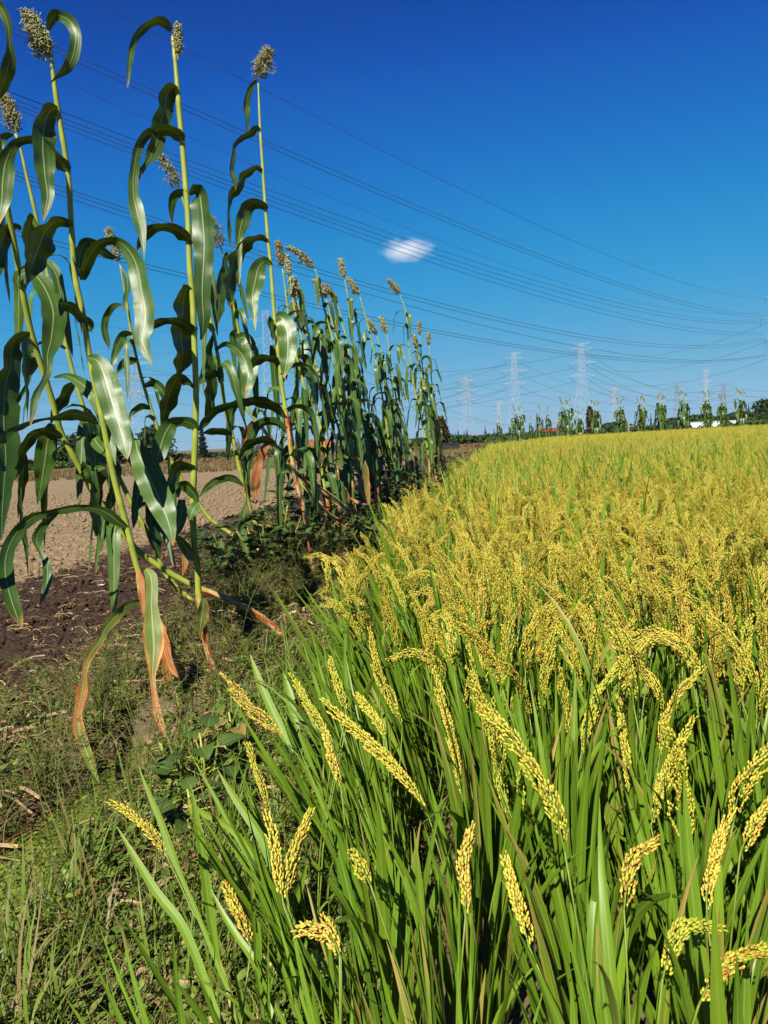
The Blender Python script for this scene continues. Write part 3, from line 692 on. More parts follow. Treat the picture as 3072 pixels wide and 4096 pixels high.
Z1 = (0, 0, 0.7233); Z2 = (0, 1000, 0.7233); S1 = (0, 0, 1.0)
def s1(pts): return pts
SORG = []      # (stalk photo polyline root->neck, z of root, Y lean at top, radius, dry profile)
def plant(label, pts, Yroot, Ytop, r0, r1, leaves, panicle, dry=None, auto=0, group='sorghum plants of the near row', Lauto=(0.55, 0.8), wauto=(0.045, 0.075), auto_from=0.15, auto_to=0.95, sides=None):
    pts = np.array(pts, float); k = np.r_[0, np.cumsum(np.hypot(*np.diff(pts, axis=0).T))]; k /= k[-1]
    P = np.array([atY(a, b, Yroot + (Ytop - Yroot) * t ** 1.2) for (a, b), t in zip(pts, k)])
    root = empty('sorghum_plant', P[0], label, 'sorghum plant', group)
    n = 110 if len(pts) > 6 else 70
    mb, A, arc = stalk_mesh(P, r0, r1, dry, 10 if Yroot < 6 else 7, n)
    mb.build('stalk', M_STALK, root)
    ys = np.array([b for a, b in pts])
    def Ynear(px, py):           # world Y of the stalk where the photo shows this height
        d = np.hypot(pts[:, 0] - px, pts[:, 1] - py); i = int(np.argmin(d)); return P[i][1]
    for (z, lp, dy, th0, th1, kw) in leaves:
        x0, y0 = z[0] + lp[0][0] * z[2], z[1] + lp[0][1] * z[2]; Yb = Ynear(x0, y0)
        m2 = MB(); kw = dict(kw); mat = kw.pop('mat', M_SLEAF)
        traced_leaf(m2, z, lp, lambda t, Yb=Yb, dy=dy: Yb - 0.012 + dy * t, th0, th1, kw.pop('n', 30), 0.2, kw.pop('ripple', 0.15), **kw)
        m2.build('leaf', mat, root)
    az0 = rnd.uniform(0, 6.28)
    for j in range(auto):
        f = auto_from + (auto_to - auto_from) * (j + rnd.uniform(0.1, 0.9)) / auto; i = int(f * (n - 1))
        az = az0 + math.pi * (j % 2) + rnd.gauss(0, 0.55)
        if sides is not None and rnd.random() < 0.72: az = sides[0] + rnd.gauss(0, sides[1])
        big = 0.72 + 0.28 * math.sin(min(f * 1.25, 1) * math.pi)
        m2 = proc_leaf(A[i], az, rnd.uniform(*Lauto) * big, rnd.uniform(*wauto) * big, R(rnd.uniform(25, 62)), rnd.uniform(0.24, 0.55), rnd.gauss(0, 0.35), rnd.gauss(0, 0.8), 18, tint=rnd.uniform(.45, 1.0), dry=0.0 if (f > 0.3 or rnd.random() < 0.6) else rnd.uniform(0.3, 0.6))
        m2.build('leaf', M_SLEAF, root)
    if panicle:
        m3 = MB(); ax = A[-1] - A[-6]; neck = A[-1]; panicle = dict(panicle); span = panicle.pop('at', None)
        if span:
            neck = atY(*span[0], Ytop); ax = atY(*span[1], Ytop) - neck; panicle['L'] = float(np.linalg.norm(ax)) * .8
        sorghum_panicle(m3, neck, ax, **panicle); m3.build('panicle', [M_SGRAIN, M_STALK], root)
    return root, A

D30 = {}
def L(z, pts, dy=0.0, a=0, b=0, **k): return (z, pts, dy, a, b, k)
# --- plant A: pale panicle at the top left
plant('tall green sorghum with pale panicle and looped flag leaf, reddened sheath leaves at its foot',
      [(770, 2754), (727, 2682), (669, 2586), (630, 2489), (590, 2385), (553, 2282), (511, 2119), (463, 1941), (410, 1680), (354, 1405), (329, 1240), (304, 1128), (286, 911), (271, 687), (250, 550), (231, 434), (206, 246), (190, 125)],
      3.72, 3.45, 0.0165, 0.0105,
      [L(Z1, [(265, 165, 18), (282, 110, 48), (305, 80, 55), (340, 90, 50), (385, 115, 66), (418, 190, 58), (415, 255, 60), (395, 330, 58), (355, 390, 45), (310, 425, 15), (270, 470, 3)], -0.10, -35, 40),
       L(Z1, [(320, 600, 26), (285, 605, 70), (260, 640, 90), (240, 720, 110), (236, 800, 112), (242, 900, 105), (252, 1000, 82), (262, 1080, 66), (250, 1160, 40), (238, 1220, 5)], -0.12, 50, -5, tint=.45),
       L(Z1, [(375, 950, 26), (350, 905, 85), (310, 870, 72), (255, 808, 60), (210, 778, 45), (150, 770, 42), (90, 790, 45), (55, 840, 60), (30, 900, 92), (15, 1000, 105), (10, 1100, 95), (0, 1170, 60), (-12, 1250, 8)], -0.2, 50, -10, tint=.6),
       L(Z1, [(403, 1250, 22), (370, 1225, 42), (310, 1225, 55), (250, 1280, 92), (215, 1360, 120), (190, 1430, 110), (165, 1500, 60), (150, 1560, 20), (148, 1580, 4)], -0.15, 55, 40, tint=.35),
       L(Z1, [(440, 1535, 22), (436, 1460, 70), (450, 1380, 75), (480, 1340, 50), (520, 1345, 45), (570, 1390, 48), (610, 1415, 40), (645, 1425, 6)], 0.12, -55, -20),
       L(Z1, [(455, 1548, 25), (475, 1460, 62), (510, 1390, 62), (560, 1338, 48), (640, 1332, 42), (700, 1370, 62), (740, 1430, 84), (772, 1530, 92), (785, 1620, 98), (802, 1690, 108), (800, 1800, 100), (785, 1870, 82), (810, 1945, 55), (838, 2020, 10)], -0.25, -50, -8, tint=.55),
       L(Z2, [(495, 450, 26), (480, 395, 62), (440, 350, 62), (400, 312, 52), (360, 295, 38), (338, 288, 8)], -0.1, 55, 60),
       L(Z2, [(485, 595, 20), (535, 610, 70), (572, 680, 118), (603, 780, 132), (633, 880, 130), (663, 980, 110), (690, 1080, 80), (702, 1155, 12)], -0.22, 0, -8, tint=.68),
       L(S1, [(511, 2112, 12), (470, 2085, 40), (434, 2055, 46), (385, 2036, 30), (337, 2030, 28), (255, 2040, 30), (193, 2052, 24), (130, 2072, 40), (82, 2112, 46), (42, 2172, 50), (20, 2245, 56), (26, 2327, 60), (45, 2399, 54), (70, 2471, 42), (86, 2508, 6)], -0.5, 20, 25, tint=.4),
       L(S1, [(235, 2045, 12), (200, 2071, 28), (166, 2110, 32), (147, 2158, 40), (162, 2206, 16), (185, 2250, 30), (190, 2310, 36), (178, 2370, 25), (160, 2420, 3)], -0.2, 45, -15),
       L(S1, [(582, 2277, 16), (602, 2300, 46), (608, 2350, 48), (606, 2410, 48), (608, 2470, 62), (613, 2530, 82), (616, 2590, 78), (613, 2650, 52), (610, 2700, 26), (615, 2760, 22), (622, 2810, 27), (634, 2870, 32), (652, 2920, 20), (663, 2948, 3)], -0.55, 0, 5, mat=M_SICK, dry=np.linspace(0.05, 0.7, 30), tint=.6, ripple=.16),
       L(S1, [(553, 2282, 16), (560, 2310, 30), (566, 2360, 30), (572, 2440, 14), (575, 2470, 4)], -0.05, -25, 20, mat=M_SICK, dry=0.6),
       L(S1, [(578, 2403, 8), (540, 2408, 22), (497, 2432, 38), (455, 2475, 42), (415, 2525, 35), (395, 2570, 30), (370, 2600, 40), (345, 2650, 30), (338, 2700, 18), (330, 2750, 40), (320, 2810, 42), (310, 2850, 34), (317, 2925, 45), (338, 2984, 40), (363, 3052, 34), (384, 3102, 15), (397, 3135, 3)], -0.98, 25, 0, mat=M_SICK, dry=np.r_[np.linspace(0.12, 0.6, 20), np.linspace(0.5, 0.1, 10)], tint=.7, ripple=.25),
       L(S1, [(632, 2480, 24), (650, 2540, 48), (668, 2600, 54), (690, 2660, 46), (715, 2700, 24), (730, 2720, 6)], -0.04, -10, -10, mat=M_SICK, dry=0.85, tint=.8),
       L(S1, [(655, 2610, 18), (664, 2680, 36), (674, 2740, 30), (678, 2790, 16), (668, 2840, 3)], -0.05, 20, 30, mat=M_SICK, dry=0.5)],
      dict(at=[(186, 246), (160, 14)], spread=0.62, droop=0.25, nb=70, gsz=1.35, bias=(-0.30, -0.05, 0.0), dark=0.08), dry=[(0, .75), (.10, .55), (.16, .1), (.2, 0), (1, 0)])
# --- plant B
plant('upright sorghum with narrow panicle behind arched flag leaf, second tall stalk from the left',
      [(857, 2690), (828, 2586), (813, 2489), (796, 2393), (789, 2263), (780, 2200), (773, 2110), (771, 2038), (775, 1912), (781, 1748), (784, 1600), (777, 1362), (768, 1166), (759, 1070), (752, 868), (741, 723), (727, 550), (716, 434), (705, 289), (690, 140)],
      3.85, 3.8, 0.0165, 0.0125,
      [L(Z1, [(948, 170, 18), (920, 130, 45), (870, 112, 42), (820, 135, 36), (770, 180, 36), (735, 240, 33), (720, 320, 30), (712, 400, 22), (705, 485, 3)], -0.2, 45, 10, tint=.55),
       L(Z1, [(985, 485, 22), (950, 478, 55), (920, 540, 80), (905, 620, 85), (880, 700, 85), (870, 780, 76), (845, 840, 70), (810, 905, 26), (770, 960, 30), (730, 1040, 20), (708, 1092, 4)], -0.05, 55, -10, tint=.6),
       L(Z1, [(1010, 782, 26), (990, 745, 68), (930, 712, 60), (860, 722, 45), (800, 750, 50), (760, 830, 42), (745, 920, 50), (735, 1010, 50), (740, 1090, 60), (757, 1170, 75), (775, 1240, 65), (790, 1320, 35), (796, 1440, 3)], -0.22, 50, -8, tint=.6),
       L(Z1, [(1035, 1062, 12), (1000, 1062, 40), (965, 1085, 46), (950, 1140, 36), (955, 1240, 3)], 0.1, 20, -10, tint=.7),
       L(Z1, [(1045, 1075, 18), (1070, 1045, 50), (1098, 1060, 80), (1112, 1130, 92), (1124, 1250, 112), (1130, 1350, 112), (1126, 1450, 102), (1120, 1550, 92), (1118, 1650, 86), (1125, 1780, 60), (1110, 1880, 10)], -0.06, -55, 40, tint=.35),
       L(Z1, [(1062, 1348, 24), (1020, 1295, 60), (960, 1262, 52), (900, 1250, 46), (840, 1265, 46), (795, 1305, 52), (770, 1345, 40), (760, 1390, 6)], -0.15, 55, 35),
       L(Z2, [(1062, 215, 14), (1040, 205, 60), (1015, 270, 100), (1008, 370, 112), (1000, 480, 116), (1010, 570, 106), (1000, 640, 70), (978, 705, 8)], 0.12, 55, 50, tint=.3),
       L(Z2, [(1085, 492, 24), (1060, 440, 62), (1000, 400, 48), (930, 385, 42), (870, 400, 36), (830, 430, 24), (818, 452, 4)], -0.1, 52, 50),
       L(Z2, [(1075, 762, 14), (1040, 720, 42), (990, 705, 62), (950, 760, 82), (925, 840, 80), (905, 930, 46), (893, 1005, 8)], 0.08, 55, 40, tint=.3),
       L(Z2, [(1090, 992, 22), (1060, 960, 62), (1010, 947, 52), (960, 952, 66), (918, 1005, 92), (890, 1080, 92), (872, 1150, 72), (855, 1190, 10)], -0.12, 40, -8, tint=.6),
       L(S1, [(542, 1762, 30), (552, 1812, 82), (580, 1868, 104), (612, 1940, 110), (644, 2012, 102), (668, 2072, 82), (684, 2130, 44), (692, 2182, 6)], -0.35, 0, -8, tint=.7),
       L(Z2, [(1080, 1202, 22), (1040, 1195, 42), (990, 1190, 52), (960, 1230, 70), (950, 1290, 60), (955, 1350, 8)], -0.1, 50, 40),
       L(S1, [(790, 2010, 14), (771, 1970, 40), (740, 1941, 46), (716, 1950, 30), (712, 1990, 8)], -0.06, 40, 30),
       L(S1, [(792, 2012, 22), (776, 2032, 42), (765, 2056, 38), (757, 2078, 8)], -0.08, -10, -10, tint=.8),
       L(S1, [(703, 2150, 10), (725, 2165, 40), (750, 2200, 42), (774, 2240, 12)], -0.05, -40, -40),
       L(S1, [(735, 2168, 18), (741, 2220, 26), (738, 2270, 20), (728, 2305, 3)], -0.02, 10, 10, mat=M_SICK, dry=.55),
       L(S1, [(728, 1998, 28), (726, 2050, 46), (716, 2100, 40), (704, 2145, 8)], -0.05, -10, 20, tint=.65),
       L(S1, [(815, 2395, 20), (812, 2430, 44), (806, 2470, 48), (800, 2520, 22), (797, 2545, 3)], -0.05, 30, 30, mat=M_SICK, dry=.3)],
      dict(at=[(712, 238), (702, 74)], spread=0.22, droop=0.1, nb=40, gsz=1.2, bias=(0.08, 0.0, 0), dark=0.15), dry=[(0, .95), (.08, .8), (.13, .55), (.2, .1), (.24, 0), (1, 0)])
# --- plant C
plant('tallest slender sorghum with open panicle standing clear against the sky, red blotched lower stalk',
      [(1253, 2303), (1246, 2221), (1231, 2110), (1207, 2004), (1183, 1917), (1168, 1832), (1150, 1687), (1132, 1579), (1117, 1448), (1103, 1325), (1089, 1145), (1085, 1085), (1074, 976), (1062, 832), (1052, 687), (1042, 535), (1033, 333)],
      5.4, 5.4, 0.019, 0.0085,
      [L(Z1, [(1420, 442, 10), (1402, 460, 20), (1372, 530, 32), (1362, 600, 35), (1370, 660, 20), (1368, 720, 14), (1372, 768, 4)], 0.05, 20, 20, tint=.5),
       L(Z1, [(1440, 725, 18), (1422, 706, 26), (1390, 735, 36), (1340, 760, 26), (1300, 800, 22), (1290, 870, 22), (1280, 940, 26), (1295, 1000, 24), (1302, 1055, 3)], -0.12, 30, 50),
       L(Z1, [(1450, 947, 18), (1420, 922, 32), (1380, 945, 32), (1340, 975, 42), (1320, 1030, 42), (1280, 1070, 42), (1265, 1150, 12), (1265, 1250, 20), (1275, 1372, 3)], -0.1, 50, 50),
       L(Z1, [(1478, 1158, 22), (1450, 1130, 52), (1400, 1122, 52), (1360, 1160, 76), (1335, 1240, 70), (1320, 1330, 40), (1325, 1420, 26), (1325, 1572, 3)], -0.15, 45, -8, tint=.6),
       L(Z1, [(1485, 1332, 18), (1440, 1310, 32), (1390, 1320, 42), (1350, 1360, 62), (1300, 1420, 72), (1280, 1500, 52), (1265, 1600, 62), (1268, 1680, 20), (1270, 1700, 4)], -0.1, 55, 50),
       L(Z1, [(1500, 1465, 24), (1470, 1442, 42), (1430, 1480, 80), (1410, 1560, 92), (1395, 1640, 70), (1405, 1720, 42), (1412, 1832, 3)], -0.16, 20, -10, tint=.75),
       L(Z2, [(1525, 372, 18), (1555, 372, 66), (1580, 420, 100), (1592, 500, 102), (1590, 580, 90), (1580, 650, 60), (1568, 705, 6)], -0.16, 0, 0, tint=.8),
       L(Z2, [(1510, 455, 14), (1500, 390, 40), (1502, 430, 42), (1510, 480, 30), (1515, 500, 4)], -0.03, 50, 50),
       L(Z2, [(1545, 632, 18), (1510, 600, 42), (1450, 595, 42), (1400, 620, 48), (1378, 655, 8)], -0.1, 50, 50),
       L(Z2, [(1590, 935, 12), (1500, 852, 60), (1400, 832, 52), (1300, 850, 40), (1200, 882, 40), (1130, 950, 40), (1085, 1012, 4)], -0.25, 45, 40),
       L(Z2, [(1560, 1110, 12), (1480, 1050, 42), (1420, 1050, 42), (1360, 1082, 42), (1318, 1160, 6)], -0.1, 50, 50),
       L(S1, [(1090, 1745, 14), (1060, 1790, 30), (1030, 1870, 34), (1020, 1950, 34), (1020, 2010, 5)], -0.05, 10, 20, mat=M_SICK, dry=.8, tint=.4),
       L(S1, [(1012, 1685, 14), (985, 1735, 30), (975, 1792, 4)], 0.0, 30, 30, mat=M_SICK, dry=.7, tint=.3)],
      dict(at=[(1034, 322), (1052, 160)], spread=0.85, droop=0.35, nb=54, gsz=1.5, bias=(0.22, 0, -0.05), dark=0.35), dry=[(0, .75), (.14, .7), (.19, .9), (.27, .45), (.30, .8), (.345, .75), (.36, .05), (.4, 0), (1, 0)], auto=7, auto_from=.18, auto_to=.5, wauto=(.07,.1))
# --- L1: leaning stalk that leaves the picture at the top left
plant('leaning sorghum at the left edge, stalk bent up from a brown fallen base',
      [(1148, 2560), (1063, 2482), (954, 2415), (771, 2341), (689, 2298), (627, 2259), (554, 2206), (482, 2119), (415, 2033), (357, 1941), (333, 1897), (289, 1817), (242, 1723), (213, 1615), (177, 1499), (130, 1347), (87, 1145), (76, 1085), (51, 940), (29, 832), (10, 700), (-15, 500), (-35, 250), (-45, 60)],
      4.35, 3.3, 0.0175, 0.012,
      [L(Z2, [(165, 460, 22), (130, 470, 42), (85, 490, 62), (62, 560, 82), (60, 640, 96), (35, 720, 112), (22, 850, 130), (22, 1000, 132), (32, 1150, 112), (22, 1300, 82), (12, 1450, 52), (5, 1600, 10)], -0.35, 50, 25, tint=.3),
       L(Z1, [(105, 1592, 24), (95, 1545, 52), (130, 1512, 42), (185, 1515, 56), (230, 1565, 92), (270, 1640, 112), (295, 1730, 122), (290, 1820, 120), (280, 1890, 100), (262, 1965, 60), (262, 2065, 40), (240, 2115, 30), (200, 2185, 40), (180, 2285, 30), (167, 2355, 4)], -0.32, 40, 5, tint=.6),
       L(Z2, [(345, 1037, 14), (300, 1015, 60), (240, 1000, 42), (190, 1012, 62), (150, 1062, 46), (92, 1150, 82), (55, 1222, 70), (30, 1300, 40), (14, 1345, 4)], -0.25, 50, 50, tint=.3),
       L(Z2, [(290, 960, 40), (280, 1000, 80), (262, 1060, 104), (250, 1150, 110), (235, 1250, 80), (220, 1340, 40), (208, 1410, 3)], 0.1, 5, -8, tint=.75),
       L(Z2, [(540, 962, 10), (480, 922, 62), (400, 905, 56), (330, 922, 42), (260, 932, 14), (200, 945, 17), (130, 970, 32), (60, 1002, 32), (10, 1050, 52), (-25, 1095, 20)], -0.45, 50, 20),
       L(Z2, [(450, 1262, 40), (490, 1226, 45), (540, 1210, 40), (580, 1205, 8)], -0.1, 10, 10, tint=.7),
       L(Z2, [(300, 705, 10), (360, 695, 26), (440, 732, 62), (510, 792, 80), (560, 880, 76), (590, 980, 60), (615, 1080, 48), (640, 1190, 4)], -0.3, -10, -5, tint=.65),
       L(Z2, [(165, 700, 8), (200, 630, 30), (190, 560, 42), (170, 640, 30), (150, 740, 20), (100, 830, 20), (80, 890, 3)], 0.1, 10, 10, tint=.7),
       L(Z2, [(110, 1080, 20), (130, 1160, 40), (125, 1260, 44), (110, 1380, 30), (100, 1480, 4)], 0.1, 45, 40, tint=.3),
       L(S1, [(80, 1950, 8), (84, 2057, 14), (94, 2140, 24), (105, 2210, 12), (113, 2305, 3)], -0.1, 40, 40),
       L(S1, [(350, 1690, 40), (365, 1760, 70), (380, 1840, 72), (386, 1920, 56), (376, 2000, 46), (380, 2080, 40), (386, 2145, 8)], 0.05, 50, 50, tint=.3),
       L(S1, [(430, 1760, 14), (445, 1830, 36), (458, 1900, 44), (452, 1960, 40), (435, 2020, 28), (418, 2080, 6)], -0.1, 45, 45, tint=.3),
       L(S1, [(425, 2040, 14), (415, 2090, 36), (408, 2135, 36), (398, 2180, 22), (388, 2230, 15), (384, 2292, 3)], -0.05, 0, 0, tint=.8),
       L(S1, [(366, 1735, 24), (390, 1775, 46), (415, 1805, 32), (428, 1830, 5)], -0.2, -10, -10, tint=.7),
       L(Z1, [(45, 1240, 20), (20, 1300, 60), (0, 1360, 80), (-15, 1450, 60), (-20, 1560, 10)], -0.1, 50, 40),
       L(Z1, [(58, 1290, 12), (80, 1250, 30), (100, 1255, 28), (110, 1275, 5)], 0.1, -30, -30)],
      dict(L=0.22, spread=0.4), dry=[(0, .95), (.12, .85), (.17, .5), (.2, .0), (1, 0)], auto=10, auto_from=.28, auto_to=.8, wauto=(.075,.105))
# --- A2
plant('sorghum with open drooping panicle cut by the left edge of the photo',
      [(1013, 2552), (920, 2490), (827, 2440), (751, 2389), (675, 2313), (600, 2150), (520, 2000), (450, 1850), (405, 1738), (347, 1658), (318, 1579), (289, 1477), (250, 1325), (188, 1085), (152, 904), (137, 832), (108, 709), (87, 615), (72, 560), (60, 535)],
      4.5, 4.2, 0.0155, 0.0085,
      [L(Z1, [(205, 1260, 14), (175, 1200, 40), (160, 1250, 60), (150, 1330, 60), (155, 1420, 30), (150, 1470, 4)], 0.1, 50, 50),
       L(Z1, [(75, 748, 16), (40, 748, 32), (0, 785, 52), (-30, 850, 50), (-50, 960, 8)], -0.1, 10, 0, tint=.7),
       L(Z2, [(430, 720, 14), (380, 760, 50), (340, 830, 60), (300, 900, 40), (280, 960, 6)], 0.1, 40, 40, tint=.4),
       L(S1, [(554, 1885, 16), (556, 1941, 42), (550, 1999, 42), (540, 2062, 30), (534, 2112, 4)], -0.1, 0, -10, tint=.75),
       L(S1, [(585, 1975, 20), (600, 2050, 42), (608, 2120, 46), (622, 2180, 40), (642, 2238, 10)], -0.05, 50, 50, tint=.3),
       L(S1, [(603, 2000, 10), (622, 2060, 30), (650, 2120, 27), (675, 2190, 16), (692, 2262, 3)], -0.12, 0, 0, tint=.6),
       L(S1, [(430, 1640, 14), (420, 1700, 50), (425, 1770, 58), (440, 1830, 40), (452, 1880, 6)], -0.1, 50, 40, tint=.3)],
      dict(at=[(70, 545), (34, 340)], spread=0.55, droop=0.2, nb=50, gsz=1.3, bias=(-0.2, 0, 0), dark=0.45), dry=[(0, .9), (.1, .8), (.14, .4), (.18, 0), (1, 0)], auto=9, auto_from=.3, auto_to=.85, wauto=(.07,.1))
# --- E
plant('thin leaning sorghum with small yellowish panicle between the two tall left stalks',
      [(1236, 2288), (1178, 2259), (1043, 2206), (962, 2158), (899, 2119), (841, 2076), (802, 2023), (723, 1911), (640, 1738), (600, 1622), (561, 1492), (528, 1347), (506, 1203), (485, 1085), (481, 1062)],
      5.6, 5.3, 0.017, 0.0085,
      [L(Z2, [(730, 462, 14), (690, 462, 42), (662, 505, 52), (640, 560, 40), (625, 620, 30), (612, 660, 4)], -0.1, 35, -5, tint=.7),
       L(Z2, [(765, 612, 18), (720, 610, 42), (680, 630, 42), (645, 695, 5)], -0.1, 30, 0, tint=.6),
       L(Z2, [(830, 872, 18), (780, 865, 36), (740, 890, 32), (708, 965, 4)], -0.1, 40, 0),
       L(Z2, [(676, 302, 12), (630, 310, 32), (592, 360, 36), (577, 430, 36), (592, 500, 30), (606, 548, 4)], 0.1, 15, 0, tint=.75),
       L(Z2, [(795, 750, 18), (850, 735, 46), (890, 770, 52), (915, 835, 20)], 0.05, -50, 30),
       L(Z1, [(670, 1480, 6), (700, 1530, 22), (705, 1600, 26), (690, 1660, 20), (685, 1730, 3)], 0.0, 0, 0, tint=.8)],
      dict(L=0.23, spread=0.45, droop=0.1, nb=34, gsz=1.4, bias=(-0.2, 0, 0), dark=0.15), dry=[(0, .95), (.1, .8), (.2, .7), (.3, .4), (.36, 0), (1, 0)], auto=4, auto_from=.4, auto_to=.9, wauto=(.06,.085))
# --- F and F2
plant('leaning sorghum with brownish panicle just left of the upright second stalk',
      [(1120, 2290), (1082, 2206), (1041, 2143), (1005, 2049), (962, 1890), (933, 1759), (900, 1629), (879, 1470), (857, 1347), (828, 1217), (800, 1090), (770, 960), (735, 810), (722, 770)],
      5.5, 5.2, 0.017, 0.0085,
      [L(Z2, [(1190, 552, 14), (1240, 520, 26), (1300, 540, 42), (1350, 600, 62), (1372, 680, 60), (1360, 775, 8)], -0.2, -40, 0, tint=.6),
       L(Z2, [(1225, 692, 14), (1180, 685, 42), (1120, 710, 46), (1098, 745, 4)], -0.1, 40, 20),
       L(Z2, [(1280, 1022, 18), (1220, 1000, 42), (1160, 1002, 32), (1118, 1012, 4)], -0.1, 40, 40),
       L(Z2, [(1345, 1302, 14), (1290, 1262, 36), (1210, 1270, 42), (1150, 1310, 36), (1098, 1375, 4)], -0.12, 40, 10, tint=.6),
       L(Z2, [(1175, 470, 10), (1150, 560, 40), (1165, 700, 60), (1160, 800, 60), (1150, 900, 40), (1140, 960, 5)], 0.1, 45, 40, tint=.4),
       L(S1, [(985, 2010, 12), (975, 2060, 30), (970, 2130, 34), (985, 2200, 26), (1010, 2290, 40), (1040, 2370, 30), (1060, 2420, 5)], -0.1, 0, 10, tint=.75, dry=.2),
       L(S1, [(1085, 2190, 12), (1110, 2195, 26), (1100, 2225, 30), (1090, 2240, 6)], -0.1, 0, 0, tint=.9)],
      dict(L=0.24, spread=0.5, droop=0.2, nb=36, gsz=1.3, bias=(-0.3, 0, 0), dark=0.45), dry=[(0, .7), (.1, .62), (.14, .4), (.2, .58), (.26, .3), (.3, 0), (1, 0)], auto=7, auto_from=.3, auto_to=.9, wauto=(.065,.095))
plant('sorghum with broad brownish panicle immediately left of the tallest slender stalk',
      [(1395, 2160), (1323, 2081), (1275, 2009), (1202, 1931), (1149, 1859), (1042, 1702), (991, 1637), (975, 1500), (955, 1325), (925, 1180), (905, 1050), (890, 1010)],
      6.6, 6.2, 0.019, 0.009,
      [L(Z1, [(1270, 1460, 12), (1255, 1400, 14), (1235, 1500, 40), (1215, 1600, 60), (1210, 1700, 50), (1200, 1800, 6)], -0.1, 40, 40),
       L(S1, [(945, 1360, 16), (975, 1350, 46), (1000, 1400, 62), (1000, 1480, 60), (985, 1560, 40), (975, 1620, 5)], -0.2, 0, 0, tint=.75)],
      dict(L=0.27, spread=0.6, droop=0.1, nb=38, gsz=1.4, bias=(-0.05, 0, 0), dark=0.45), dry=[(0, .95), (.1, .85), (.2, .5), (.26, 0), (1, 0)], auto=13, auto_from=.25, auto_to=.95, wauto=(.08, .11))
# plant standing outside the left edge, only its topmost leaf hangs into the photo
plant('sorghum beyond the left edge, one dark leaf hanging into the top corner',
      [(-230, 2700), (-215, 2200), (-190, 1500), (-150, 800), (-120, 300), (-110, 150)], 3.0, 3.0, 0.016, 0.010,
      [L(Z1, [(-150, 150, 20), (-80, 40, 50), (-20, 20, 50), (25, 80, 52), (46, 150, 36), (52, 230, 28), (56, 280, 42), (48, 350, 62), (28, 430, 70), (-5, 520, 30), (-15, 560, 4)], 0.1, -40, 50)],
      dict(L=0.2), auto=0)
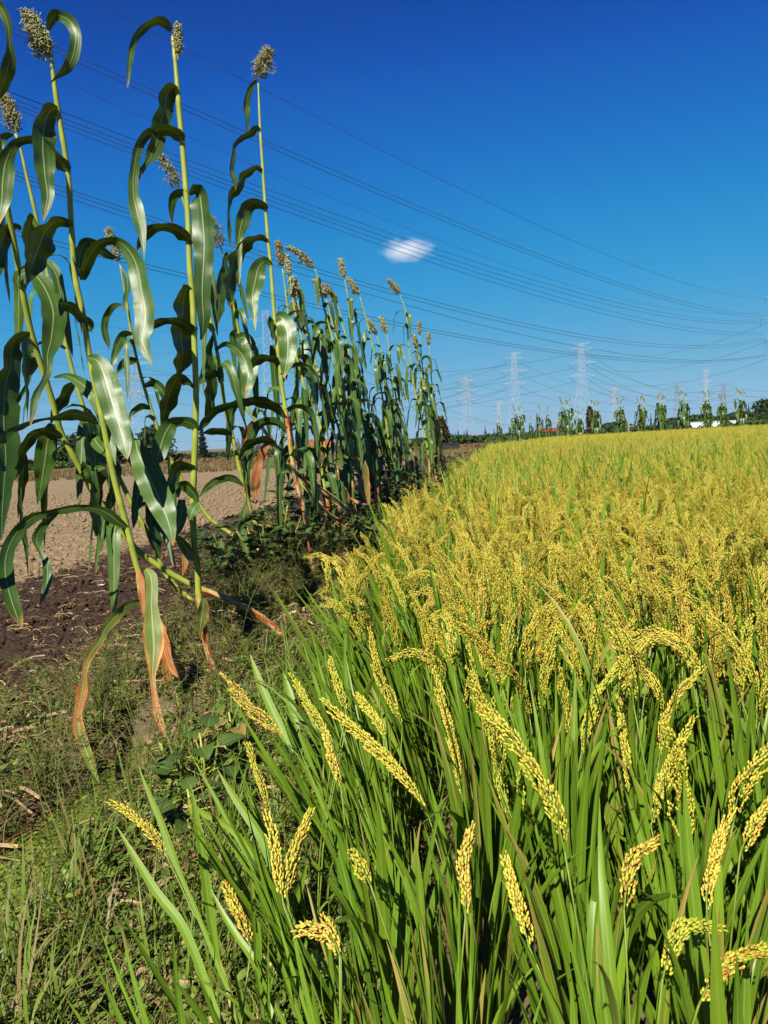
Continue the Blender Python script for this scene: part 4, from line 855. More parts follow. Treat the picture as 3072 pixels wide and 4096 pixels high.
# --- the row beyond: stalk traced, leaves grown
ROW = [([(1330, 2120), (1290, 1900), (1230, 1600), (1160, 1300), (1140, 1150), (1130, 1075)], 7.2, dict(spread=.3, dark=.7, bias=(-.05, 0, 0)), 'sorghum with narrow dark panicle right of the tallest slender stalk'),
       ([(1350, 2110), (1320, 1900), (1270, 1650), (1215, 1380), (1183, 1262), (1159, 1111)], 7.6, dict(spread=.25, dark=.1, L=.2), 'sorghum with short yellow panicle tucked behind the narrow dark one'),
       ([(1400, 2060), (1390, 1850), (1350, 1700), (1280, 1500), (1210, 1280), (1190, 1200)], 8.4, dict(spread=.7, dark=.1, droop=.3), 'sorghum with pale feathery panicle half hidden behind the near leaves'),
       ([(1420, 2050), (1400, 1850), (1364, 1491), (1334, 1370), (1298, 1238), (1268, 1099), (1260, 1078)], 8.0, dict(spread=.35, dark=.5, bias=(-.75, 0, -.1), L=.27), 'sorghum whose grey panicle nods far to the left above the row'),
       ([(1420, 2040), (1390, 1800), (1345, 1500), (1290, 1330), (1245, 1290), (1235, 1280)], 8.2, dict(spread=.6, dark=.4), 'sorghum with broad loose panicle below the nodding grey one'),
       ([(1450, 2020), (1430, 1800), (1390, 1500), (1340, 1330), (1312, 1225), (1305, 1200)], 9.0, dict(spread=.5, dark=.25, bias=(-.3, 0, 0)), 'sorghum with light brown panicle, left one of a touching pair'),
       ([(1470, 2010), (1440, 1800), (1410, 1500), (1374, 1310), (1352, 1222)], 9.2, dict(spread=.4, dark=.6, bias=(-.4, 0, 0)), 'sorghum with dark brown panicle, right one of a touching pair'),
       ([(1440, 2010), (1434, 1889), (1428, 1714), (1418, 1503), (1406, 1334), (1388, 1171), (1378, 1120)], 9.6, dict(spread=.35, dark=.05), 'sorghum with pale panicle behind a flag leaf, highest of the middle group'),
       ([(1590, 1990), (1560, 1800), (1525, 1560), (1494, 1400), (1467, 1286), (1440, 1189)], 10.2, dict(spread=.4, dark=.3, bias=(-.4, 0, 0)), 'sorghum with light panicle leaning left above a curled flag leaf'),
       ([(1600, 1980), (1580, 1800), (1550, 1560), (1530, 1430), (1509, 1346)], 11.2, dict(spread=.35, dark=.45, bias=(-.3, 0, 0)), 'lower sorghum with small dark panicle in the middle of the row'),
       ([(1610, 1980), (1600, 1800), (1590, 1640), (1569, 1491), (1548, 1340)], 11.0, dict(spread=.35, dark=.15, bias=(-.25, 0, 0)), 'sorghum with pale green panicle beside the small dark one'),
       ([(1720, 1960), (1715, 1830), (1690, 1696), (1654, 1533), (1636, 1394), (1617, 1226), (1600, 1180)], 11.6, dict(spread=.5, dark=.4, bias=(-.35, 0, 0)), 'slender sorghum with tufted panicle rising alone above the far half'),
       ([(1735, 1930), (1722, 1780), (1700, 1620), (1680, 1460), (1668, 1400)], 13.4, dict(spread=.35, dark=.2), 'sorghum with slim yellow panicle near the far end of the row'),
       ([(1745, 1925), (1735, 1800), (1710, 1650), (1690, 1480), (1680, 1345)], 13.8, dict(spread=.3, dark=.3), 'sorghum with pointed panicle and dark curled leaf near the far end of the row'),
       ([(1775, 1920), (1762, 1800), (1745, 1650), (1722, 1480), (1716, 1385)], 14.6, dict(spread=.35, dark=.2), 'last sorghum of the near row with leaves spreading to the right'),
       ([(1560, 1990), (1500, 1820), (1440, 1650), (1390, 1480), (1360, 1420)], 9.8, None, 'sorghum without a panicle showing, amid the dense leaves of the row'),
       ([(1510, 2010), (1480, 1800), (1440, 1600), (1420, 1480)], 9.0, None, 'leafy sorghum shoot low in the dense middle of the row'),
       ([(1660, 1960), (1630, 1820), (1590, 1680), (1560, 1560)], 12.0, None, 'leafy sorghum shoot low between the middle and far groups'),
       ([(1480, 2030), (1380, 1990), (1270, 1950), (1200, 1860), (1160, 1700), (1130, 1560)], 7.4, None, 'leafy sorghum shoot on a bent brown base behind the red blotched stalk')]
for pts, Y, pan, lab in ROW:
    if pan is not None:
        pan = dict(pan); pan.setdefault('L', .24); pan['gsz'] = 1.7 + Y * 0.07; pan['nb'] = 40
    plant(lab, pts, Y, Y + rnd.uniform(-.1, .1), 0.0175, 0.008, [], pan, dry=[(0, .8), (.12, .65), (.25, .15), (.3, 0), (1, 0)], auto=17, auto_from=.14, auto_to=.95, Lauto=(.50, .82), wauto=(.095, .14), sides=(R(90 - SUN_AZ), 1.2))

# ------------------------------------------------------------------ far sorghum clumps beyond the rice
def far_clump(ns, H):
    st, fo = MB(), MB(); pans = []
    for i in range(ns):
        b = np.array([rnd.gauss(0, .16), rnd.gauss(0, .16), 0]); t = b + np.array([rnd.gauss(0, .16), rnd.gauss(0, .12), H * rnd.uniform(.9, 1.0)])
        A = resample([b, (b + t) / 2 + np.array([rnd.gauss(0, .05), 0, 0]), t], 14); tube(st, A, np.linspace(.017, .009, 14), 5, tint=.6)
        az0 = rnd.uniform(0, 6.28)
        for j in range(20):
            f = .06 + .84 * j / 20; k = int(f * 13)
            m = proc_leaf(A[k], az0 + math.pi * (j % 2) + rnd.gauss(0, .6), rnd.uniform(.6, .85), rnd.uniform(.18, .26), R(rnd.uniform(40, 65)), rnd.uniform(.28, .45), 0, rnd.gauss(0, .5), 9, tint=rnd.uniform(.3, .8), nc=3, dry=0)
            fo.add(m.v[0], m.q[0], uv=m.uv[0], tint=m.t[0], dry=m.d[0])
        pm = MB(); sorghum_panicle(pm, A[-1], A[-1] - A[-3], .3, .35, .3, 22, False, 4.2, (rnd.gauss(-.3, .2), 0, 0), .12); pans.append(pm.mesh('panicle', [M_SGRAIN, M_STALK]))
    return st.mesh('stalks', M_STALK), fo.mesh('foliage', M_SLEAF), pans
kinds = [far_clump(k, 3.0) for k in (5, 4, 4, 5, 2)]
FARS = [(10, 262, 47, 4, 'lone thin far sorghum at the left corner of the rice field'), (110, 195, 48, 0, 'far sorghum clump in front of the second tall pylon'),
        (205, 265, 50, 4, 'stunted far sorghum left of the red building'), (262, 198, 50, 4, 'thin far sorghum in front of the left end of the red building'), (315, 208, 50, 4, 'thin far sorghum in front of the right end of the red building'),
        (405, 150, 49, 0, 'bushy far sorghum clump right of the red building'), (490, 225, 51, 1, 'low far sorghum clump left of the brown columnar tree'), (592, 165, 51, 1, 'far sorghum clump right of the brown columnar tree'),
        (745, 150, 52, 2, 'far sorghum clump in front of the small orange spotted pylon'), (880, 140, 52, 3, 'wide far sorghum clump in the gap right of the orange spotted pylon'), (1000, 125, 52, 3, 'tall far sorghum clump left of the dark purple pylon'),
        (1130, 110, 52, 1, 'far sorghum clump at the left end of the white greenhouse'), (1275, 110, 52, 2, 'far sorghum clump below the slender pylon'), (1375, 130, 52, 2, 'far sorghum clump in the gap between the two white greenhouses'), (1492, 95, 52, 1, 'far sorghum clump with two separate heads near the right edge')]
for zx, zy, Y, kd, lab in FARS:
    px, py = 2000 + zx / 1.5475, 1500 + zy / 1.5475
    top = atY(px, py, Y); base = np.array([top[0], Y, 0.0]); sc = top[2] / 3.08
    root = empty('sorghum_clump', base, lab, 'sorghum', 'sorghum clumps beyond the rice')
    st, fo, pans = kinds[kd]
    for nm, me in [('stalks', st), ('foliage', fo)] + [('panicle', p) for p in pans]:
        o = bpy.data.objects.new(nm, me); COL.objects.link(o); o.parent = root
    root.scale = (sc, sc, sc); root.rotation_euler = (0, 0, rnd.uniform(-.4, .4))

# ------------------------------------------------------------------ pylons and lines
M_STEEL = plain('galvanised_steel', (0.60, 0.62, 0.68), 0.6, 0.3, 0.2, 0.3)
M_STEELD = plain('weathered_steel', (0.25, 0.23, 0.26), 0.6, 0.3, 0.2, 0.3)
M_ORANGE = plain('orange_paint', (0.70, 0.36, 0.15), 0.6, 0.3, 0.15, 0.3)
M_INS = plain('insulator_glass', (0.08, 0.10, 0.13), 0.4, 0.4, 0.2, 1)
M_WIRE = plain('aluminium_cable', (0.05, 0.06, 0.09), 0.6, 0.3, 0.1, 1)
PYL = {}
def strut(mb, a, b, r): tube(mb, np.array([a, (np.asarray(a) + np.asarray(b)) / 2, b]), r * .34, 3, cap=False)
def pylon(key, px, py, Y, label, arms=3, armw=9.5, bw=5.5, tw=1.5, mat=None, yaw=0.0, rad=0.17, orange=False, vstr=True, waist=0.52, Xs=None):
    top = atY(px, py, Y); H = top[2]; X = top[0] if Xs is None else Xs
    root = empty('power_pylon', (X, Y, 0), label, 'pylon', 'lattice power pylons')
    mat = mat or M_STEEL; c, s = math.cos(yaw), math.sin(yaw)
    def W_(p): return np.array([X + p[0] * c - p[1] * s, Y + p[0] * s + p[1] * c, p[2]])
    def half(z):
        f = z / H
        return bw + (tw * 1.5 - bw) * (f / waist) if f < waist else tw * 1.5 + (tw * 0.75 - tw * 1.5) * (f - waist) / (1 - waist)
    mb = MB(); zs = [0]; z = 0
    while z < H - 1: z += max(half(z) * 1.75, 2.2); zs.append(min(z, H))
    for a, b in zip(zs[:-1], zs[1:]):
        ha, hb2 = half(a), half(b)
        ca = [(-ha, -ha, a), (ha, -ha, a), (ha, ha, a), (-ha, ha, a)]; cb = [(-hb2, -hb2, b), (hb2, -hb2, b), (hb2, hb2, b), (-hb2, hb2, b)]
        for i in range(4):
            j = (i + 1) % 4
            strut(mb, W_(ca[i]), W_(cb[i]), rad * 1.35); strut(mb, W_(ca[i]), W_(cb[j]), rad * .8); strut(mb, W_(ca[j]), W_(cb[i]), rad * .8); strut(mb, W_(cb[i]), W_(cb[j]), rad * .8)
    mb.build('lattice_mast', mat, root)
    tips = []
    for k in range(arms):
        z = H * (0.925 - 0.155 * k); aw = armw * (1.0 if k != 1 else 1.15); m2 = MB(); mo = MB(); h = half(z)
        for sg in (-1, 1):
            tp = (sg * aw, 0, z + H * .012)
            for yy2 in (-h, h):
                strut(m2, W_((sg * h, yy2, z)), W_(tp), rad); strut(m2, W_((sg * h, yy2, z + H * .035)), W_(tp), rad)
            for q in range(1, 5):
                f = q / 5; x1 = sg * (h + (aw - h) * f); hh = h * (1 - f)
                strut(m2, W_((x1, -hh, z + H * .012 * f)), W_((x1, hh, z + H * .035 - H * .023 * f)), rad * .7); strut(m2, W_((x1, hh, z + H * .012 * f)), W_((sg * (h + (aw - h) * (f - .2)), -h * (1 - f + .2), z + H * .035 - H * .023 * (f - .2))), rad * .7)
            mi = MB()
            if vstr:
                low = (sg * (aw + h) * .55, 0, z - H * .055)
                for e in ((sg * aw * .98, 0, z), (sg * (h + 0.6), 0, z)): strut(mi, W_(e), W_(low), rad * 1.8)
            else:
                low = (sg * aw, 0, z - H * .05); strut(mi, W_(tp), W_(low), rad * 2.2)
            mi.build('insulator', M_INS, root); tips.append(W_(low))
        if orange:
            for i in range(4):
                q = [(-h, -h), (h, -h), (h, h), (-h, h)]; strut(mo, W_((*q[i], z - 1)), W_((*q[i], z + H * .04)), rad * 2.6); strut(mo, W_((*q[i], z + 1.0)), W_((*q[(i + 1) % 4], z + H * .035)), rad * 2.2)
            mo.build('painted_panel', M_ORANGE, root)
        m2.build('cross_arm', mat, root)
    m3 = MB()
    for sg in (-1, 1):
        strut(m3, W_((sg * half(H), 0, H - .5)), W_((sg * armw * .75, 0, H + H * .012)), rad); strut(m3, W_((sg * half(H), 0, H - H * .03)), W_((sg * armw * .75, 0, H + H * .012)), rad); tips.append(W_((sg * armw * .75, 0, H + H * .012)))
    m3.build('earth_wire_arm', mat, root)
    PYL[key] = tips
def z4(a, b): return 1700 + a * .827, 1200 + b * .827
pylon('P1', *z4(195, 372), 620, 'pale pylon with orange patches on its arms, just right of the near sorghum row', orange=True, yaw=.5, rad=.20)
pylon('P2', *z4(428, 255), 565, 'tall white pylon second from the sorghum row, with V shaped insulators', yaw=.3, rad=.19)
pylon('P3', *z4(753, 208), 525, 'tallest white pylon, standing over the middle of the far rice edge', yaw=.25, rad=.19)
pylon('P4', *z4(912, 422), 1000, 'small distant pylon with orange patches above the rice', orange=True, yaw=.5, rad=.26, armw=8)
pylon('P5', *z4(1218, 410), 900, 'dark purple grey pylon with wide arms behind the far sorghum', mat=M_STEELD, armw=11, rad=.25, vstr=False)
pylon('P6', *z4(1357, 336), 700, 'slender tall pylon with short arms above the white greenhouse', armw=5, bw=2.2, tw=1.1, rad=.17, vstr=False, waist=.3)
pylon('P7', *z4(1443, 400), 880, 'dark pylon with wide arms at the gap between the greenhouses', mat=M_STEELD, armw=11, rad=.25, vstr=False)
pylon('P8', *z4(355, 492), 1250, 'faint distant pylon between the two white pylons', rad=.28, armw=11)
pylon('P9', 532, 1427, 430, 'pale pylon with orange top half hidden behind the left sorghum stalks', orange=True, yaw=.4, rad=.17, armw=10)
pylon('P10', 1060, 1243, 335, 'white pylon seen through the sorghum beside the red blotched stalk', rad=.12, yaw=.3, vstr=False, armw=8)
pylon('P11', 54, 1740, 1300, 'tiny distant pylon low at the left edge', rad=.28, armw=10)
pylon('P12', 3175, 1150, 345, 'pylon just beyond the right edge, only insulator tips reach into the photo', armw=13.5, rad=.14, vstr=False, yaw=0.1)

def wire(A, B, sag, r, label, group, t0=0.0, t1=1.0, n=60):
    A, B = np.asarray(A, float), np.asarray(B, float); t = np.linspace(t0, t1, n)[:, None]
    P = A + (B - A) * t; P[:, 2] -= (sag * 4 * t * (1 - t))[:, 0]
    mb = MB(); tube(mb, P, r * .78, 4, cap=False); o = mb.build('power_line', M_WIRE)
    tag(o, label, 'power line', group); return o
def project(P):
    d = P - EYE; z = d @ _f; return 1536 + F * (d @ CR) / z, 2048 - F * (d @ CU) / z
def sky_wire(a, m, b, Yb, za, r, label, group, ext=-0.45):
    d = ray(*a); A = EYE + d * ((za - EYE[2]) / d[2]); B = atY(b[0], b[1], Yb)
    best = None
    for sag in np.linspace(0, 30, 121):
        t = np.linspace(0, 1, 80)[:, None]; P = A + (B - A) * t; P[:, 2] -= (sag * 4 * t * (1 - t))[:, 0]
        x, y = project(P); e = np.min(np.hypot(x - m[0], y - m[1]))
        if best is None or e < best[0]: best = (e, sag)
    wire(A, B, best[1], r, label, group, ext, 1.0, 90)
G1 = 'power lines crossing the sky'
sky_wire((369, 0), (1200, 434), (3090, 1200), 345, 46, .040, 'highest single earth wire crossing the whole sky', G1)
sky_wire((0, 83), (1200, 636), (3090, 1264), 345, 44, .050, 'upper cable of the topmost pair of power lines', G1)
sky_wire((0, 108), (1200, 660), (3090, 1274), 345, 43, .050, 'lower cable of the topmost pair of power lines', G1)
sky_wire((0, 210), (1200, 727), (3090, 1240), 345, 44, .032, 'single faint wire between the topmost pair and the bundle of four', G1)
for i, (a, m, b) in enumerate([((58, 375), (1200, 818), (3060, 1282)), ((58, 398), (1200, 835), (3060, 1289)), ((58, 416), (1200, 850), (3060, 1330)), ((58, 434), (1200, 866), (3060, 1338))]):
    sky_wire(a, m, b, 345, 38, .050, ['top cable', 'second cable', 'third cable', 'lowest cable'][i] + ' of the bundle of four power lines below the top pair', G1)
for i, (a, m, b) in enumerate([((58, 684), (1700, 1204), (3064, 1352)), ((58, 700), (1700, 1216), (3064, 1360)), ((58, 718), (1900, 1290), (3064, 1421))]):
    sky_wire(a, m, b, 345, 34, .055, ['top cable', 'middle cable', 'lowest cable'][i] + ' of the bundle of three power lines passing under the cloud', G1)
for i, (a, m, b) in enumerate([((58, 922), (2279, 1412), (3066, 1416)), ((58, 940), (2279, 1420), (3066, 1423))]):
    sky_wire(a, m, b, 345, 28, .055, ['upper', 'lower'][i] + ' cable of the long sagging pair of power lines, lowest of the bold ones', G1)
G2 = 'thin power lines low over the horizon'; LB = 'thin sagging power line among the many low over the horizon'
def far_end(px, py, Y): return atY(px, py, Y)
for k, (px, py) in enumerate([z4(-300, 350), z4(-300, 450), z4(-200, 535)]): wire(far_end(px, py, 700), PYL['P3'][2 * k], 5, .11, LB, G2)
for k in range(3):
    wire(PYL['P3'][2 * k + 1], PYL['P7'][2 * k], 14, .10, LB, G2); wire(PYL['P3'][2 * k], PYL['P7'][2 * k + 1], 14, .10, LB, G2)
    wire(PYL['P2'][2 * k + 1], PYL['P5'][2 * k], 14, .10, LB, G2); wire(PYL['P2'][2 * k], far_end(1200, 1640 + 40 * k, 700), 8, .10, LB, G2)
    wire(PYL['P1'][2 * k + 1], PYL['P4'][2 * k], 8, .10, LB, G2); wire(PYL['P1'][2 * k], far_end(900, 1680 + 30 * k, 760), 8, .10, LB, G2)
    wire(PYL['P5'][2 * k + 1], far_end(3300, 1560 + 30 * k, 900), 8, .12, LB, G2); wire(PYL['P7'][2 * k + 1], far_end(3300, 1545 + 36 * k, 900), 6, .12, LB, G2)
    wire(PYL['P3'][2 * k + 1], far_end(3400, 1130 + 80 * k, 330), 12, .07, LB, G2)
    wire(far_end(-100, 1500 + 75 * k, 420), PYL['P9'][2 * k], 5, .07, LB, G2); wire(PYL['P9'][2 * k + 1], PYL['P2'][2 * k], 12, .08, LB, G2)
    wire(far_end(-150, 1180 + 90 * k, 300), PYL['P10'][2 * k], 6, .06, LB, G2); wire(PYL['P10'][2 * k + 1], far_end(2050 + 60 * k, 1700, 1100), 10, .09, LB, G2)
for k in range(4): wire(far_end(-100, 1590 + 60 * k, 600), far_end(1300, 1600 + 45 * k, 760), 4, .09, LB, G2)

# ------------------------------------------------------------------ trees, hedges, houses beyond the fields
def crown(mb, blobs, n, size, up=0.4, flat=1.0):
    """leaf clumps through the volume of several ellipsoids (cx,cy,cz,rx,ry,rz)"""
    bl = np.array(blobs, float); vol = np.cumprod(bl[:, 3:], axis=1)[:, -1] ** .66; idx = rng.choice(len(bl), n, p=vol / vol.sum())
    d = norm(rng.normal(size=(n, 3))); rr = 1 - 0.45 * rng.random(n) ** 1.6; rr = rr * (1 + 0.10 * np.sin(d[:, 0] * 7 + idx) + 0.08 * np.sin(d[:, 2] * 9 + idx * 2))
    C = bl[idx, :3] + d * bl[idx, 3:] * rr[:, None]
    nrm = norm(d * 0.7 + rng.normal(0, .6, (n, 3)) + np.array([0, 0, up])); u = norm(np.cross(nrm, rng.normal(size=(n, 3)))); v = np.cross(nrm, u)
    s = size * rng.uniform(.55, 1.35, n)[:, None]
    V = np.stack([C - u * s * .9, C - v * s * .5 * flat + u * s * .1, C + u * s, C + v * s * .5 * flat + u * s * .1], 1).reshape(-1, 3)
    t = np.clip(rng.normal(0.5, .22, n) + 0.25 * (rng.random(len(bl))[idx] - .5), 0, 1)
    mb.add(V, np.arange(4 * n).reshape(n, 4), tint=np.repeat(t, 4))
M_CROWN = crown_material('tree_foliage', (0.012, 0.030, 0.010), (0.045, 0.090, 0.022)); M_CROWN2 = crown_material('shrub_foliage', (0.022, 0.050, 0.010), (0.085, 0.130, 0.022))
M_BROWN = crown_material('rusty_foliage', (0.030, 0.016, 0.010), (0.095, 0.055, 0.030)); M_GREYT = crown_material('bare_twigs', (0.060, 0.048, 0.040), (0.16, 0.13, 0.10)); M_DARKC = crown_material('conifer_foliage', (0.010, 0.020, 0.012), (0.030, 0.050, 0.025))
M_REDSH = crown_material('dry_bracken', (0.10, 0.045, 0.020), (0.28, 0.15, 0.07))
M_BARK = plain('bark', (0.075, 0.052, 0.038), 0.9, 0.1, 0.4, 5, .6, .05)
def tree(name, label, px, ptop, wpx, Y, mat, group, blobs=7, n=1500, size=.28, trunk=True, cat='tree', zb=0.0):
    T = atY(px, ptop, Y); H = T[2] - zb; X = T[0]; w = wpx / F * Y / 2
    root = empty(name, (X, Y, zb), label, cat, group); mb = MB(); B = []
    for i in range(blobs):
        a = rnd.uniform(0, 6.28); r = rnd.random() ** .6 * .55 if i else 0; zc = H * rnd.uniform(.45, .72) if i else H * .68
        if not trunk: zc = H * rnd.uniform(.3, .62)
        s = rnd.uniform(.38, .55); B.append((X + math.cos(a) * r * w, Y + math.sin(a) * r * w, zb + zc, w * s * 1.1, w * s * 1.1, min(H * .32 * rnd.uniform(.8, 1.1), H - zc)))
    B.append((X, Y, zb + H * .8, w * .45, w * .45, H * .2)); B.append((X, Y, zb + H * .4, w * .8, w * .8, H * .38))
    crown(mb, B, n, size); mb.build('crown', mat, root)
    tb = MB(); tube(tb, np.array([(X, Y, zb - .1), (X + .05 * w, Y, zb + H * .3), (X - .04 * w, Y, zb + H * .7)]), np.array([.05, .04, .015]) * max(H, 1) * .6, 7)
    for k in range(5):
        a = k * 1.3; z0 = zb + H * (.25 + .07 * k); tube(tb, np.array([(X, Y, z0), (X + math.cos(a) * w * .3, Y + math.sin(a) * w * .3, z0 + H * .12), (X + math.cos(a) * w * .55, Y + math.sin(a) * w * .55, z0 + H * .3)]), np.array([.018, .012, .005]) * max(H, 1) * .6, 5)
    tb.build('trunk' if trunk else 'stems', M_BARK, root)
def conifer(label, px, ptop, wpx, Y, mat=None, group='distant conifers', n=420):
    T = atY(px, ptop, Y); H = T[2]; X = T[0]; w = wpx / F * Y / 2; root = empty('conifer', (X, Y, 0), label, 'tree', group)
    h = rng.random(n) ** .8; a = rng.uniform(0, 6.28, n); r = w * (1 - h) ** .8 * (0.45 + .55 * (np.sin(h * 50) * .5 + .5)) * rng.uniform(.5, 1.1, n) + .02
    C = np.stack([X + r * np.cos(a), Y + r * np.sin(a), .06 * H + h * H * .94], -1); out = np.stack([np.cos(a), np.sin(a), -.35 + 0 * a], -1); s = (H * .055 * (1.15 - h) * rng.uniform(.6, 1.4, n))[:, None]; sd_ = np.stack([-np.sin(a), np.cos(a), rng.normal(0, .5, n)], -1)
    V = np.stack([C - out * s, C - sd_ * s * .6, C + out * s, C + sd_ * s * .6], 1).reshape(-1, 3); mb = MB(); mb.add(V, np.arange(4 * n).reshape(n, 4), tint=np.repeat(rng.random(n), 4)); mb.build('crown', mat or M_DARKC, root)
    tb = MB(); tube(tb, np.array([(X, Y, -.1), (X, Y, H * .5), (X, Y, H * .99)]), np.array([.025, .015, .003]) * H, 6); tb.build('trunk', M_BARK, root)
GT = 'trees beyond the ploughed field'
tree('broadleaf_tree', 'dark rounded tree behind the ploughed field between the leftmost stalks', 330, 1725, 200, 96, M_CROWN, GT, n=2600)
tree('broadleaf_tree', 'dark broad tree right of the first one, behind the big bright sorghum leaf', 610, 1702, 200, 98, M_CROWN, GT, n=2600)
tree('broadleaf_tree', 'lower dark tree filling the gap between the two big left trees', 460, 1765, 190, 97, M_CROWN, GT, n=2000)
tree('broadleaf_tree', 'small dark tree at the left foot of the rounded left tree', 215, 1795, 120, 92, M_CROWN, GT, n=1400)
for i, (px, pt, w, lab) in enumerate([(20, 1862, 160, 'green bush by the far left edge of the ploughed field'), (120, 1868, 120, 'green bush left of the dark rounded tree'), (240, 1846, 130, 'low yellowish bush in front of the rounded left tree'), (760, 1822, 120, 'low bush right of the dark broad tree'), (900, 1812, 150, 'dark bush behind the leaning middle stalks'), (1010, 1806, 120, 'dark bush under the bare grey trees'), (1120, 1798, 140, 'bush behind the red withered leaf')]):
    tree('bush', lab, px, pt, w, 84, M_CROWN2 if i in (0, 1, 2) else M_CROWN, 'bushes beyond the ploughed field', 5, 900, .22, False, 'bush')
conifer('dark upright conifer seen just right of the second stalk', 803, 1685, 46, 100, n=900)
for px, pt, lab in [(950, 1748, 'bare grey tree behind the leaning middle stalks, leftmost of three'), (990, 1735, 'bare grey tree, middle of the three'), (1030, 1742, 'bare grey tree, right of the three near the withered red leaf')]:
    conifer(lab, px, pt, 46, 150, M_GREYT, 'bare grey trees', 500)
tree('rusty_tree', 'dark rust brown rounded tree at the end of the near sorghum row', 1766, 1664, 64, 75, M_BROWN, None, n=900)
for i, (px, pt, lab) in enumerate([(1821, 1726, 'small conifer, leftmost of the distant group by the rusty tree'), (1832, 1714, 'small conifer beside the leftmost of the distant group'), (1856, 1719, 'small conifer at the foot of the orange patched pylon'), (1867, 1711, 'larger conifer right of the orange patched pylon foot'), (1940, 1700, 'lone distant conifer between the first two pylons'), (1976, 1712, 'conifer left of the second pylon, behind a thin sorghum'), (2000, 1704, 'conifer in front of the faint distant pylon'), (2037, 1697, 'conifer at the left foot of the second pylon')]):
    conifer(lab, px, pt, 17 if i != 4 else 15, 330, n=260)
conifer('dark conifer right of the last far sorghum', 2995, 1614, 22, 160, n=400); conifer('conifer behind the far sorghum below the slender pylon', 2842, 1630, 18, 170, n=300); conifer('small conifer right of the gap clump of far sorghum', 2603, 1650, 12, 170, n=200)
tree('columnar_tree', 'brown columnar tree standing above the far sorghum row', 2357, 1622, 40, 74, M_BROWN, None, 9, 900, .16)
for i, (px, pt, w, lab) in enumerate([(2440, 1690, 130, 'dark rounded grove tree right of the brown columnar tree'), (2500, 1696, 110, 'dark tree at the right of the rounded grove'), (2690, 1672, 150, 'dark tree left of the white greenhouse'), (2780, 1660, 150, 'dark tree above the white greenhouse'), (2870, 1666, 120, 'dark tree behind the gap between the greenhouses'), (2950, 1645, 130, 'dark tree above the right greenhouse'), (3062, 1596, 110, 'tall dark tree at the right edge'), (3010, 1650, 110, 'dark tree left of the tall one at the right edge')]):
    tree('dark_tree', lab, px, pt, w, 150, M_CROWN, 'dark trees beyond the rice on the right', 6, 1500, .4)
def hedge(name, label, pts, Y0, Y1, mat, n, size, base=None):
    """one mass of leaf clumps along a line of photo points (top of the hedge)"""
    mb = MB(); q = np.array(pts, float); k = len(q)
    u = rng.random(n) * (k - 1); i = np.clip(u.astype(int), 0, k - 2); f = (u - i)[:, None]; T = q[i] * (1 - f) + q[i + 1] * f
    C = np.zeros((n, 3))
    for j in range(n):
        Y = rng.uniform(Y0, Y1); p = atY(T[j, 0], T[j, 1], Y); top = max(p[2], .4) * (0.78 + .22 * math.sin(p[0] * 1.3 / size * .3) * math.sin(p[0] * .37 / size * .3 + 1)); C[j] = (p[0], Y, top * (1 - rng.random() ** 1.5))
    nr = norm(rng.normal(size=(n, 3)) + np.array([0, -.4, .6])); u_ = norm(np.cross(nr, rng.normal(size=(n, 3)))); v_ = np.cross(nr, u_); s = size * rng.uniform(.5, 1.4, n)[:, None]
    V = np.stack([C - u_ * s, C - v_ * s * .6, C + u_ * s, C + v_ * s * .6], 1).reshape(-1, 3); mb.add(V, np.arange(4 * n).reshape(n, 4), tint=np.repeat(np.clip(rng.normal(.5, .25, n), 0, 1), 4))
    o = mb.build(name, mat); tag(o, label, name.replace('_', ' '), kind='stuff')
hedge('far_hedge', 'dark green hedgerow along the horizon behind the rice', [(1650, 1750), (1790, 1746), (1900, 1742), (2000, 1738), (2200, 1730), (2400, 1716), (2600, 1704), (2800, 1692), (3000, 1668), (3250, 1640)], 110, 135, M_CROWN, 9000, .42)
hedge('shrub_belt', 'green shrubs and vines along the far edge of the rice', [(1940, 1762), (2050, 1752), (2250, 1745), (2500, 1733), (2750, 1716), (2950, 1690), (3150, 1668)], 56, 64, M_CROWN2, 9000, .20)
hedge('left_thicket', 'green thicket along the horizon left of the sorghum row', [(-300, 1880), (0, 1850), (300, 1838), (700, 1818), (1000, 1802), (1300, 1790), (1700, 1768)], 100, 120, M_CROWN, 6000, .35)
hedge('dry_bracken', 'reddish dry bracken between stubble and trees', [(500, 1850), (800, 1834), (1000, 1826), (1260, 1812), (1500, 1808), (1700, 1800), (1860, 1796), (1960, 1790)], 66, 76, M_REDSH, 5000, .16)

